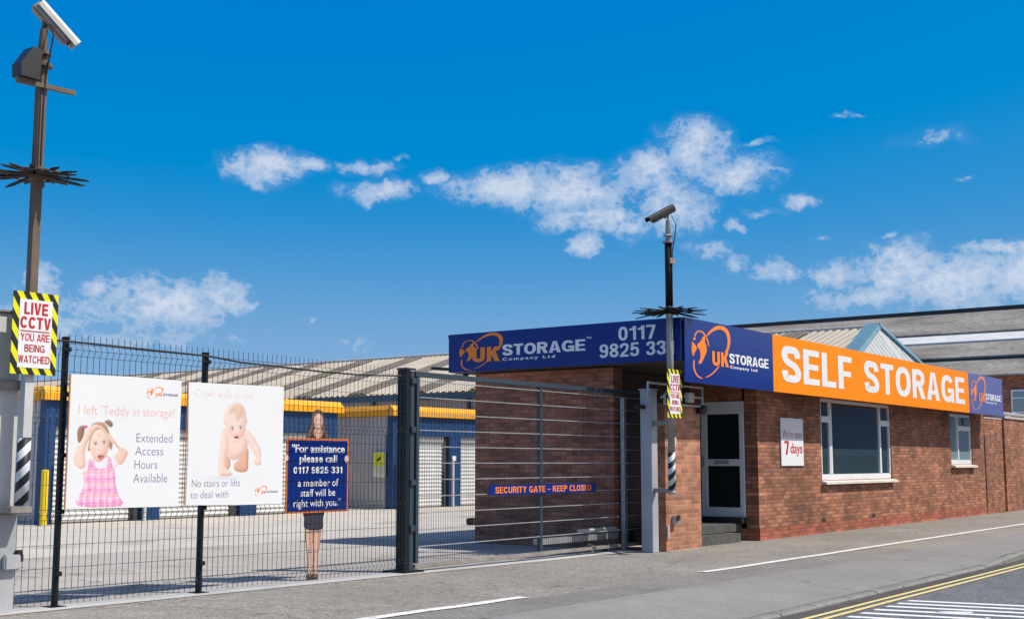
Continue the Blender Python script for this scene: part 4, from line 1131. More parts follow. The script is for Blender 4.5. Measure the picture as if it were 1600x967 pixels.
single('cable_conduit', 'short white conduit at the foot of the brick pier', 'conduit', tube(B(), [(18.27, FY - 0.02, 0.22), (18.27, FY - 0.02, 0.42)], 0.018), 'white_pvc', (18.27, FY, 0.22))

# ------------------------------------------------------------------ logo used on boards and posters
def logo_shapes(bm, face, ox, oz, kx, kz, lo, hi):
    for k, pts in LOGO.items():
        flat(bm, face, [(ox + (x - 0.15) * kx, oz + (z - 0.12) * kz) for x, z in pts], lo, hi, 3)
    return bm

# road-side fascia ---------------------------------------------------
F1 = Face((0, 9.6, 0), (1, 0, 0), (0, -1, 0))
t = thing('fascia_sign', 'long road-side fascia board reading SELF STORAGE in white on orange between two navy ends', 'sign', (27, 9.6, 2.75))
for (xa, xb, mt, lab) in ((17.87, 21.26, 'navy', 'navy logo panel at the street corner'), (21.262, 33.44, 'orange', 'orange panel with big white words'), (33.442, 36.70, 'navy_faded', 'faded navy logo panel at the far end')):
    p = part('panel', board(B(), F1, xa, xb, 2.75, 3.805, -0.03, 0.0), mt, t, label=lab)
    if mt == 'orange':
        caps(F1, p, 'white_print', [('SELF', 21.64, 25.16, 2.955, 0.68, 0.2), ('STORAGE', 25.88, 33.06, 2.955, 0.68, 0.2)], 0.001)
    else:
        kx = (xb - xa) / 3.39
        om = 'orange_print' if mt == 'navy' else 'orange_faded'
        bm = logo_shapes(B(), F1, xa + 0.15 * kx, 2.75 + 0.13, kx, 1.0, 0.001, 0.004)
        sign_words(bm, F1, 'UK', xa + 0.945 * kx, xa + 1.56 * kx, 2.75 + 0.325, 0.245, 0.005, 0.003, t=0.23)
        part('logo', bm, om, p)
        caps(F1, p, 'white_print', [('STORAGE', xa + 1.60 * kx, xa + 3.18 * kx, 2.75 + 0.405, 0.168, 0.20, 0.07)], 0.001)
        words(F1, p, 'white_print', [('Company Ltd', xa + 1.62 * kx, xa + 2.70 * kx, 2.75 + 0.318, 0.05, 0.03, 1.25)], 0.001)

# gate-side fascia ----------------------------------------------------
F2 = Face((17.80, 14.48, 0), (0, -1, 0), (-1, 0, 0))
t = thing('fascia_sign', 'shaded navy fascia board above the gate with white phone number and orange logo', 'sign', (17.8, 12, 3.1))
p = part('panel', board(B(), F2, 0, 4.845, 3.10, 3.80, -0.025, 0), 'navy', t)
kx = 0.70
z_lo = min(z for q in LOGO.values() for x, z in q); z_hi = max(z for q in LOGO.values() for x, z in q)
kz = 0.655 / (z_hi - z_lo)
bm = logo_shapes(B(), F2, 0.205, 3.122 - (z_lo - 0.12) * kz, kx, kz, 0.001, 0.004)
sign_words(bm, F2, 'UK', 0.56, 1.19, 3.262, 0.265, 0.005, 0.003, t=0.23)
part('logo', bm, 'orange_print', p)
caps(F2, p, 'white_print', [('STORAGE', 1.245, 3.005, 3.352, 0.196, 0.205, 0.07), ('0117', 3.67, 4.38, 3.478, 0.232, 0.17), ('9825 331', 3.295, 4.72, 3.208, 0.228, 0.17)], 0.001)
words(F2, p, 'white_print', [('\u2122', 3.03, 3.13, 3.53, 0.05, 0.01), ('Company Ltd', 1.24, 2.38, 3.262, 0.052, 0.03, 1.35)], 0.001)
# brackets under the end of the board
bm = B(); tube(bm, [(17.82, 14.46, 3.16), (17.82, 14.9, 3.2)], 0.03); tube(bm, [(17.95, 14.2, 3.08), (17.95, 14.2, 2.98)], 0.05)
part('bracket', bm, 'rubber', t)

# opening hours board --------------------------------------------------
F3 = Face((22.80, FY - 0.02, 1.39), (1, 0, 0), (0, -1, 0))
t = thing('opening_hours_sign', 'white board on the brick wall reading We\'re open 7 days', 'sign', (23.3, FY, 1.39))
pb = bbox(B(), 22.80, 23.88, FY - 0.032, FY - 0.012, 1.39, 2.33, 0.004)
p = part('panel', pb, 'poster_white', t)
F3b = Face((22.80, FY - 0.032, 1.39), (1, 0, 0), (0, -1, 0))
words(F3b, p, 'maroon_ink', [("We're open", 0.07, 1.02, 0.55, 0.15, -0.004)], 0.001, 0.002)
caps(F3b, p, 'red_ink', [('7', 0.15, 0.36, 0.22, 0.27, 0.2)], 0.001, 0.002)
words(F3b, p, 'red_ink', [('days', 0.43, 1.02, 0.25, 0.20, 0.012)], 0.001, 0.002)

# ------------------------------------------------------------------ boundary wall beyond the office
t = thing('boundary_wall', 'tall brown brick boundary wall at the far end of the pavement', 'wall', (42, 10.3, 0))
bm = box(B(), 36.835, 38.75, FY + 0.004, FY + 0.3, -0.1, 2.72); part('wall', bm, 'brick', t)
bm = box(B(), 39.1, 75, FY + 0.03, FY + 0.35, -0.1, 2.78); part('wall', bm, 'brick', t)
bm = box(B(), 38.755, 39.095, FY + 0.2, FY + 0.4, -0.1, 2.75); part('pilaster', bm, 'brick_dark', t)
bm = box(B(), 39.08, 75.02, FY - 0.01, FY + 0.39, 2.783, 2.85); box(bm, 36.84, 38.76, FY - 0.01, FY + 0.34, 2.723, 2.76)
part('coping', bm, 'coping', t)
bm = B(); tube(bm, [(39.2, FY + 0.2, 2.95), (60, FY + 0.2, 2.97)], 0.05); tube(bm, [(39.3, FY + 0.3, 3.12), (39.6, FY + 0.25, 2.98), (40.3, FY + 0.2, 2.9), (41.2, FY + 0.24, 3.0)], 0.04)
part('pipe', bm, 'galv', t)

# ------------------------------------------------------------------ long shed
t = thing('long_shed', 'long grey shed with beige ribbed roof, brown strips and a pale blue hipped end', 'shed', (45, 45, 0))
E0 = Vector((39.5, 0, 4.36)); RG = Vector((47.5, 0, 6.7))
slope = (RG - E0); sl_len = slope.length; su = slope.normalized(); sn = Vector((-su.z, 0, su.x))
YA, YB, YC = 17.0, 15.4, 86.0
bm = B()
# main slope: ribbed; at the near end it is cut along the hip line
ribbed(bm, (39.3, YA, 4.36 - 0.06), (0, 1, 0), (su.x, su.y, su.z), sn, YC - YA, sl_len + 0.2, 0.333, 0.045)
bm.faces.new([bm.verts.new(p) for p in ((39.3, YA, 4.30), (39.3, YB, 4.30), (47.5, YA, 6.69))])
part('roof', bm, 'shed_roof', t)
bm = prism(B(), [(47.5, YA, 6.7), (47.5, YC, 6.7), (50.5, YC, 4.36), (50.5, YB, 4.36)], (0, 0, -0.034))
part('roof', bm, 'shed_roof', t)
for y in (20.2, 23.6, 27.0, 30.4, 33.7, 37.1, 40.5, 43.9, 47.3, 50.7, 54.1, 57.5, 60.9, 64.3, 67.7):
    bm = B()
    c = (E0 + RG) / 2 + Vector((0, y, 0)) + sn * 0.052
    ribbed(bm, Vector((39.35, y - 0.5, 4.36 - 0.045)) + sn * 0.05, (0, 1, 0), su, sn, 1.0, sl_len - 0.1, 0.333, 0.045)
    part('rooflight', bm, 'rooflight', t)
bm = tube(B(), [(47.5, YA, 6.74), (47.5, YC, 6.74)], 0.09); part('ridge_cap', bm, 'coping', t)
bm = box(B(), 39.15, 39.32, YB, YC, 4.02, 4.26); part('gutter', bm, 'gutter_blue', t)
bm = ribbed(B(), (39.6, YC, 0), (0, -1, 0), (0, 0, 1), (-1, 0, 0), YC - 16, 4.3, 0.25, 0.035); part('wall', bm, 'unit_grey', t)
for y in (31.0, 36.2, 41.5):
    part('downpipe', box(B(), 39.42, 39.52, y, y + 0.1, 0, 4.1), 'gutter_blue', t)
# hip end facing the road
bm = B()
A = Vector((47.5, YA, 6.7)); P = Vector((39.5, YB, 4.36)); Q = Vector((50.5, YB, 4.36))
hn = (Q - P).cross(A - P).normalized()
if hn.y > 0: hn = -hn
prism(bm, [P, Q, A], hn * 0.03)
for k in range(1, 24):
    x = 39.5 + k * 0.46
    f = (x - 39.5) / 8.0 if x < 47.5 else (50.5 - x) / 3.0
    if 0.05 < f < 0.97:
        top = Vector((x, YB + (YA - YB) * f, 4.36 + 2.34 * f)); bot = Vector((x, YB, 4.36))
        d = top - bot
        obox(bm, (top + bot) / 2 + hn * 0.032, d, Vector((1, 0, 0)), hn, d.length / 2, 0.03, 0.012)
part('gable', bm, 'gable_white', t)
bm = box(B(), 39.6, 50.4, YB + 0.02, YB + 0.2, 0, 4.33); part('wall', bm, 'unit_grey', t)
bm = B()
up = Vector((0, 0, 0.05))
prism(bm, [A + Vector((0, -0.05, 0.12)), P + Vector((0, -0.05, 0.07)), P + Vector((0, 0.48, 0.07)), A + Vector((0, 0.48, 0.12))], (0, 0, 0.07))
e = (Q - A).normalized(); obox(bm, (A + Q) / 2 + hn * 0.06 + up, e, hn, e.cross(hn), (Q - A).length / 2, 0.06, 0.14)
e = (P - A).normalized(); obox(bm, (A + P) / 2 + hn * 0.06, e, hn, e.cross(hn), (P - A).length / 2, 0.05, 0.10)
part('barge_board', bm, 'barge_blue', t)

# ------------------------------------------------------------------ big old works behind
t = thing('old_works', 'large old works with a weathered grey sheeted roof and white strip behind the office', 'building', (84, 25, 0))
def rp(x): return 6.87 + (x - 78) * 0.4133
def band(x0, x1, lift, m, nm='roof'):
    bm = prism(B(), [(x0, 3, rp(x0) + lift), (x1, 3, rp(x1) + lift - 0.05), (x1, 50, rp(x1) + lift - 0.05), (x0, 50, rp(x0) + lift)], (0, 0, -0.10))
    return part(nm, bm, m, t)
band(77.7, 80.9, 0.00, 'asbestos'); band(80.6, 83.7, 0.20, 'asbestos'); band(83.5, 85.3, 0.27, 'roof_white', 'rooflight'); band(85.1, 90.0, 0.36, 'asbestos')
bm = prism(B(), [(90, 3, rp(90) + 0.24), (102, 3, 6.9), (102, 50, 6.9), (90, 50, rp(90) + 0.24)], (0, 0, -0.1)); part('roof', bm, 'asbestos', t)
bm = B(); obox(bm, (90, 26.5, rp(90) + 0.42), (0, 1, 0), (1, 0, 0), (0, 0, 1), 23.6, 0.22, 0.09); part('ridge_cap', bm, 'roof_dark', t)
bm = B(); 
obox(bm, (80.72, 26.5, rp(80.7) + 0.05), (0, 1, 0), (1, 0, 0), (0, 0, 1), 23.5, 0.05, 0.10)
part('lap_joint', bm, 'roof_dark', t)
part('wall', box(B(), 78.4, 78.8, 4, 49.9, 0, 6.75), 'brick_dark', t)
bm = box(B(), 78.2, 101.8, 3.2, 3.5, 0, 6.8); part('wall', bm, 'brick_dark', t)
for y in (8.2, 11.2, 14.2, 17.2):
    fr = B(); x0, x1 = 78.3, 78.39
    for (a, b_, c, d) in ((y, y + 2.8, 4.4, 4.5), (y, y + 2.8, 5.72, 5.82), (y, y + 0.1, 4.5, 5.72), (y + 2.7, y + 2.8, 4.5, 5.72), (y + 1.35, y + 1.45, 4.5, 5.72), (y + 0.1, y + 2.7, 5.28, 5.36)):
        box(fr, x0, x1, a, b_, c, d)
    w = part('window', fr, 'white_pvc', t)
    part('pane', box(B(), 78.34, 78.36, y + 0.05, y + 2.75, 4.45, 5.77), 'pane_teal', w)

# ------------------------------------------------------------------ storage units
def storage_block(t, x0, x1, y0, y1, pillars, shutters, gaps, h=3.27):
    bm = B()
    box(bm, x0 + 0.04, x1 - 0.04, y0 + 0.25, y1, 0.0, h - 0.12)
    part('core', bm, 'unit_grey', t)
    bm = ribbed(B(), (x0 + 0.035, y1, 0), (0, -1, 0), (0, 0, 1), (-1, 0, 0), y1 - y0 - 0.3, h - 0.35, 0.2, 0.035)
    part('side_cladding', bm, 'unit_grey', t)
    bm = ribbed(B(), (x1 - 0.035, y0 + 0.3, 0), (0, 1, 0), (0, 0, 1), (1, 0, 0), y1 - y0 - 0.3, h - 0.35, 0.2, 0.035)
    part('side_cladding', bm, 'unit_grey', t)
    bm = ribbed(B(), (x0, y0, 2.32), (1, 0, 0), (0, 0, 1), (0, -1, 0), x1 - x0, 0.66, 0.2, 0.02)
    box(bm, x0, x1, y0 + 0.003, y0 + 0.24, 2.32, 2.97)
    part('fascia', bm, 'unit_blue', t)
    for a, b_ in pillars:
        bm = ribbed(B(), (a, y0 - 0.004, 0.0), (1, 0, 0), (0, 0, 1), (0, -1, 0), b_ - a, 2.318, 0.2, 0.02)
        box(bm, a, b_, y0, y0 + 0.3, 0.0, 2.317)
        part('pillar', bm, 'unit_blue', t)
    for a, b_ in shutters:
        bm = B()
        n = 17; z = 0.02; dz = 2.1 / n
        for i in range(n):
            pr = [(0.0, z), (-0.012, z + dz * 0.12), (-0.035, z + dz * 0.5), (-0.012, z + dz * 0.9), (0.0, z + dz)]
            va = [bm.verts.new((a, y0 + 0.14 + p, q)) for p, q in pr]; vb = [bm.verts.new((b_, y0 + 0.14 + p, q)) for p, q in pr]
            for j in range(4):
                bm.faces.new((va[j], va[j + 1], vb[j + 1], vb[j]))
            z += dz
        s = part('roller_shutter', bm, 'shutter', t)
        part('shutter_box', box(B(), a, b_, y0 + 0.06, y0 + 0.24, 2.121, 2.318), 'galv', s)
    for a, b_ in gaps:
        part('guide_rail', box(B(), a, b_, y0 + 0.10, y0 + 0.24, 0.0, 2.316), 'roof_dark', t)
    # coloured roof trim, its upper face sloping back
    def trim(p0, p1, n):
        p0, p1, n = Vector(p0), Vector(p1), Vector(n)
        d = (p1 - p0).normalized()
        pr = [(0.0, h - 0.33), (0.13, h - 0.33), (0.13, h - 0.15), (0.0, h + 0.0), (-0.1, h + 0.0), (-0.1, h - 0.33)]
        bm = B()
        prism(bm, [p0 + n * a + Vector((0, 0, z)) for a, z in pr], p1 - p0)
        k = 0.1
        while k < (p1 - p0).length:
            obox(bm, p0 + d * k + n * 0.134 + Vector((0, 0, h - 0.24)), d, n, (0, 0, 1), 0.05, 0.006, 0.085)
            k += 0.2
        part('roof_trim', bm, 'trim_yellow', t)
    trim((x0 - 0.13, y0, 0), (x1 + 0.13, y0, 0), (0, -1, 0))
    trim((x0, y1, 0), (x0, y0 - 0.002, 0), (-1, 0, 0))
    trim((x1, y0 - 0.002, 0), (x1, y1, 0), (1, 0, 0))
    part('roof', box(B(), x0 + 0.1, x1 - 0.1, y0 + 0.1, y1, h - 0.119, h - 0.05), 'unit_grey', t)

t = thing('storage_block', 'row of blue storage units with white roller shutters behind the posters and cutout', 'storage unit', (22, 26.5, 0), 'storage unit rows in the yard')
storage_block(t, 17.40, 27.27, 26.5, 33.0, [(17.40, 17.66), (20.25, 20.80), (23.52, 24.10), (26.6, 27.27)], [(17.68, 19.93), (20.82, 23.2), (24.12, 26.58)], [(19.95, 20.23), (23.22, 23.5)])
t = thing('storage_block', 'blue storage units with grey side wall between the big fence post and the brick office', 'storage unit', (36, 26.5, 0), 'storage unit rows in the yard')
storage_block(t, 29.80, 38.4, 26.5, 37.0, [(29.80, 30.2), (32.65, 33.26), (35.8, 36.4), (37.9, 38.4)], [(30.22, 32.4), (33.28, 35.5), (36.42, 37.88)], [(32.42, 32.63), (35.52, 35.78)])
single('unit_number_plate', 'small white number plate on the blue pillar right of the big fence post', 'sign', bbox(B(), 32.72, 32.92, 26.43, 26.45, 1.52, 1.68, 0.003), 'white_print', (32.82, 26.44, 1.52))

# guard posts in front of the pillars
def guard_post(x, y, h, r, m, label, cat='bollard', group='steel guard posts at the shutters'):
    t = thing('guard_post', label, cat, (x, y, 0), group)
    part('post', tube(B(), [(x, y, 0), (x, y, h - 0.02)], r, 12), m, t)
    part('cap', tube(B(), [(x, y, h - 0.019), (x, y, h + 0.01)], r, 12, radii=[r * 1.02, r * 0.7]), m, t)
    part('base_plate', box(B(), x - r * 1.6, x + r * 1.6, y - r * 1.6, y + r * 1.6, 0.0, 0.015), 'galv', t)
guard_post(17.18, 26.1, 1.28, 0.085, 'yellow_paint', 'yellow guard post at the blue corner pillar far left')
guard_post(17.74, 26.3, 1.62, 0.045, 'galv_light', 'grey guard post beside the yellow one, left of the first shutter')
guard_post(20.18, 26.3, 1.62, 0.045, 'galv_light', 'grey guard post below the gap between the two posters')
guard_post(29.98, 26.3, 1.62, 0.05, 'galv_light', 'pale guard post on the blue corner right of the yellow warning sign')
guard_post(30.3, 26.3, 1.62, 0.04, 'galv_light', 'thin pale guard post just left of the big dark fence post')
guard_post(32.6, 26.3, 1.55, 0.045, 'galv_light', 'pale guard post under the white number plate')

# camera warning sign on the grey side wall
F = Face((29.745, 27.30, 0.99), (0, -1, 0), (-1, 0, 0))
t = thing('camera_warning_sign', 'yellow and cream camera warning sign on the grey corrugated side wall', 'sign', (29.745, 27.0, 0.99))
p = part('panel', board(B(), F, 0, 0.54, 0, 0.80, 0, 0.01), 'sign_cream', t)
part('yellow_field', board(B(), F, 0.03, 0.51, 0.36, 0.77, 0.011, 0.013), 'sign_yellow', p)
bm = flat(B(), F, [(0.16, 0.55), (0.33, 0.66), (0.37, 0.60), (0.22, 0.50)], 0.014, 0.017); flat(bm, F, [(0.2, 0.5), (0.24, 0.5), (0.24, 0.56), (0.2, 0.56)], 0.014, 0.017)
part('symbol', bm, 'rubber', p)
bm = B()
for zz in (0.28, 0.21, 0.14):
    board(bm, F, 0.08, 0.46, zz, zz + 0.02, 0.011, 0.012)
part('small_print', bm, 'coping', p)

single('wheel_stop', 'low black rubber wheel stop on the yard by the office wall', 'wheel stop', bbox(B(), 23.3, 24.3, 18.2, 18.4, 0.0, 0.16, 0.02), 'rubber', (23.8, 18.3, 0))

# ------------------------------------------------------------------ welded mesh fence
FYM = 10.87
PROF = [(0.03, 0), (0.08, 0), (0.13, -0.035), (0.18, 0), (0.84, 0), (0.89, -0.034), (0.94, 0), (1.78, 0), (1.83, -0.034), (1.88, 0), (2.46, 0), (2.52, -0.036), (2.58, 0), (2.675, 0)]
HZ = [(0.08, 0), (0.13, -0.035), (0.18, 0), (0.38, 0), (0.60, 0), (0.84, 0), (0.89, -0.034), (0.94, 0), (1.18, 0), (1.42, 0), (1.66, 0), (1.78, 0), (1.83, -0.034), (1.88, 0), (2.10, 0), (2.30, 0), (2.46, 0), (2.52, -0.036), (2.58, 0)]
t = thing('mesh_fence', 'dark green welded mesh fence with spiked top along the back of the pavement', 'fence', (9.8, 10.9, 0.03))
def mesh_panel(xa, xb):
    bm = B()
    x = xa + 0.02
    while x < xb - 0.01:
        g = gz(x)
        tube(bm, [(x, FYM + dy, z + g) for z, dy in PROF], 0.0030, 4)
        x += 0.0735
    for z, dy in HZ:
        tube(bm, [(xa, FYM + dy + 0.008, z + gz(xa)), (xb, FYM + dy + 0.008, z + gz(xb))], 0.0030, 4)
    part('mesh_panel', bm, 'mesh_green', t)
for a, b_ in ((6.86, 7.33), (7.335, 9.10), (9.105, 12.50)):
    mesh_panel(a, b_)
def fpost(x, w, d, h, m='post_dark'):
    bm = B(); g = gz(x)
    bbox(bm, x - w / 2, x + w / 2, FYM + 0.022, FYM + 0.022 + d, g - 0.02, g + h, 0.004)
    p = part('post', bm, m, t)
    bm = B(); bbox(bm, x - w / 2 - 0.006, x + w / 2 + 0.006, FYM + 0.016, FYM + 0.028 + d, g + h + 0.001, g + h + 0.03, 0.004); part('cap', bm, m, p)
    bm = B(); bbox(bm, x - w / 2 - 0.06, x + w / 2 + 0.06, FYM - 0.03, FYM + 0.08 + d, g - 0.01, g + 0.012, 0.003); part('base_plate', bm, m, p)
    for z in (0.3, 0.9, 1.45, 2.05, 2.5):
        part('clamp', bbox(B(), x - w / 2 - 0.006, x + w / 2 + 0.006, FYM - 0.014, FYM + 0.0215, g + z, g + z + 0.045, 0.003), m, p)
fpost(7.355, 0.045, 0.06, 2.62); fpost(9.13, 0.05, 0.06, 2.60)
bm = B(); tube(bm, [(6.86, 10.85, 2.60 + .05), (7.33, 10.85, 2.60 + .05), (9.11, 10.85, 2.585 + .04), (9.6, 10.85, 2.585), (10.16, 10.85, 2.575), (10.92, 10.85, 2.555), (11.54, 10.85, 2.555), (12.35, 10.85, 2.585)], 0.011, 6)
single('sagging_cable', 'thick black cable sagging along the top of the mesh fence', 'cable', bm, 'rubber', (9.5, 10.85, 2.55))

# big gate post the fence ends on
t = thing('gate_post', 'heavy dark blue-black steel post between mesh fence and sliding gate', 'gate post', (12.55, 10.95, 0.03))
bm = B(); bbox(bm, 12.50, 12.60, 10.90, 11.05, -0.02, 2.68, 0.006); part('post', bm, 'post_dark', t)
bm = B(); bbox(bm, 12.606, 12.69, 10.905, 11.06, -0.02, 2.67, 0.006); part('gate_guide', bm, 'gate_paint', t)
bm = B(); bbox(bm, 12.40, 12.80, 10.80, 11.2, 0.0, 0.05, 0.006); part('base_plate', bm, 'post_dark', t)
for z in (0.55, 1.15, 1.85, 2.5):
    part('clamp', bbox(B(), 12.60, 12.70, 10.875, 10.904, z, z + 0.08, 0.006), 'gate_paint', t)
bm = B(); bbox(bm, 12.49, 12.70, 10.89, 11.06, 2.683, 2.71, 0.005); part('cap', bm, 'gate_paint', t)

# ------------------------------------------------------------------ sliding gate
GY = 10.93
t = thing('sliding_gate', 'closed dark blue sliding mesh gate with bright cross bars before the office wall', 'gate', (15.7, GY, 0.05))
bm = B()
bbox(bm, 12.70, 18.85, GY - 0.035, GY + 0.035, 2.60, 2.67, 0.004)
part('top_rail', bm, 'gate_paint', t)
bm = B(); bbox(bm, 12.70, 18.85, GY - 0.05, GY + 0.05, 0.065, 0.115, 0.006); part('bottom_rail', bm, 'bracket', t)
for x, w in ((12.76, 0.06), (15.65, 0.06), (18.80, 0.10)):
    bm = B(); bbox(bm, x - w / 2, x + w / 2, GY - 0.03, GY + 0.03, 0.131, 2.599, 0.004); part('upright', bm, 'gate_paint', t)
for xa, xb in ((12.79, 15.62), (15.68, 18.75)):
    bm = B(); x = xa + 0.03
    while x < xb:
        tube(bm, [(x, GY - 0.012, 0.131), (x, GY - 0.012, 2.599)], 0.0026, 4); x += 0.0505
    part('mesh_infill', bm, 'gate_wire', t)
    bm = B()
    for k in range(11):
        z = 0.345 + k * 0.22
        bbox(bm, xa, xb, GY - 0.030, GY - 0.016, z - 0.0065, z + 0.0065, 0.002)
    part('cross_bars', bm, 'galv', t)
# running gear behind the gate
t = thing('gate_track', 'galvanised guide post and silver roller tube behind the far end of the gate', 'gate gear', (18.3, 11.25, 0))
bm = B(); bbox(bm, 18.30, 18.38, 11.02, 11.10, 0, 2.55, 0.005); part('guide_post', bm, 'galv', t)
part('roller_tube', tube(B(), [(17.0, 11.12, 0.36), (18.15, 11.12, 0.36)], 0.028, 12), 'galv_light', t)
part('track_beam', box(B(), 15.8, 18.15, 11.06, 11.16, 0.2, 0.29), 'galv', t)
for x in (17.3, 17.75):
    bm = tube(B(), [(x, 11.04, 0.08), (x, 11.14, 0.08)], 0.07, 14); part('roller', bm, 'pole_brown', t)

F = Face((14.30, GY - 0.05, 0.985), (1, 0, 0), (0, -1, 0))
t = thing('gate_sign', 'narrow navy strip sign reading SECURITY GATE KEEP CLOSED on the gate', 'sign', (15.7, GY - 0.05, 0.98))
p = part('panel', board(B(), F, 0, 2.84, 0.0, 0.145, 0, 0.012), 'navy', t)
caps(F, p, 'orange_print', [('SECURITY GATE \u2013 KEEP CLOSED', 0.14, 2.70, 0.027, 0.092, 0.19)], 0.013, 0.002)

# ------------------------------------------------------------------ grey gate posts and camera poles
t = thing('gate_post', 'pale grey square gate post with lock box at the left edge', 'gate post', (6.7, 10.9, 0.05))
bm = B(); bbox(bm, 6.48, 6.78, 10.78, 11.02, 0, 2.86, 0.008); part('post', bm, 'galv_light', t)
bm = B(); bbox(bm, 6.42, 6.81, 10.755, 10.779, 0.03, 0.98, 0.008); part('front_plate', bm, 'grey_post', t)
bm = B(); bbox(bm, 6.665, 6.83, 10.69, 10.754, 0.46, 0.60, 0.012); lk = part('lock_box', bm, 'grey_post', t)
bm = B(); bbox(bm, 6.79, 6.85, 10.70, 10.75, 0.60, 0.64, 0.006); bbox(bm, 6.83, 6.86, 10.70, 10.75, 0.53, 0.60, 0.006); part('latch', bm, 'rubber', lk)
bm = B(); bbox(bm, 6.45, 6.80, 10.75, 11.05, 2.862, 2.885, 0.006); part('cap', bm, 'bracket', t)

t = thing('gate_post', 'mid grey square gate post at the closing end of the gate before the brick pier', 'gate post', (18.0, 10.35, 0))
bm = B(); bbox(bm, 17.88, 18.08, 10.25, 10.46, 0, 2.64, 0.008); part('post', bm, 'grey_post', t)
bm = B(); bbox(bm, 17.86, 18.10, 10.23, 10.48, 2.642, 2.665, 0.005); part('cap', bm, 'grey_post', t)
bm = B(); tube(bm, [(17.88, 10.38, 2.36), (17.76, 10.42, 2.37)], 0.035, 10); bmesh.ops.create_uvsphere(bm, u_segments=12, v_segments=8, radius=0.06, matrix=Matrix.Translation((17.75, 10.43, 2.37)))
part('buffer', bm, 'rubber', t)

t = thing('anti_climb_guard', 'grey tubular frame across the top of the brick pier under the fascia', 'guard', (18.5, 10.15, 2.5))
bm = B()
fy = 10.12
def seg(a, b_): tube(bm, [a, b_], 0.022, 6)
seg((17.56, fy, 2.55), (17.56, fy, 2.745)); seg((17.56, fy, 2.745), (19.44, fy, 2.745)); seg((19.44, fy, 2.745), (19.44, fy, 2.40))
seg((18.1, fy, 2.42), (19.44, fy, 2.42)); seg((18.8, fy, 2.57), (19.44, fy, 2.57)); seg((18.0, fy, 2.52), (18.4, fy, 2.745)); seg((18.1, fy, 2.42), (18.1, fy, 2.56)); seg((17.56, fy, 2.55), (17.95, 10.3, 2.55))
part('tubes', bm, 'galv', t)
bm = B(); bbox(bm, 18.86, 19.06, 10.07, 10.15, 2.47, 2.64, 0.008); part('junction_box', bm, 'coping', t)

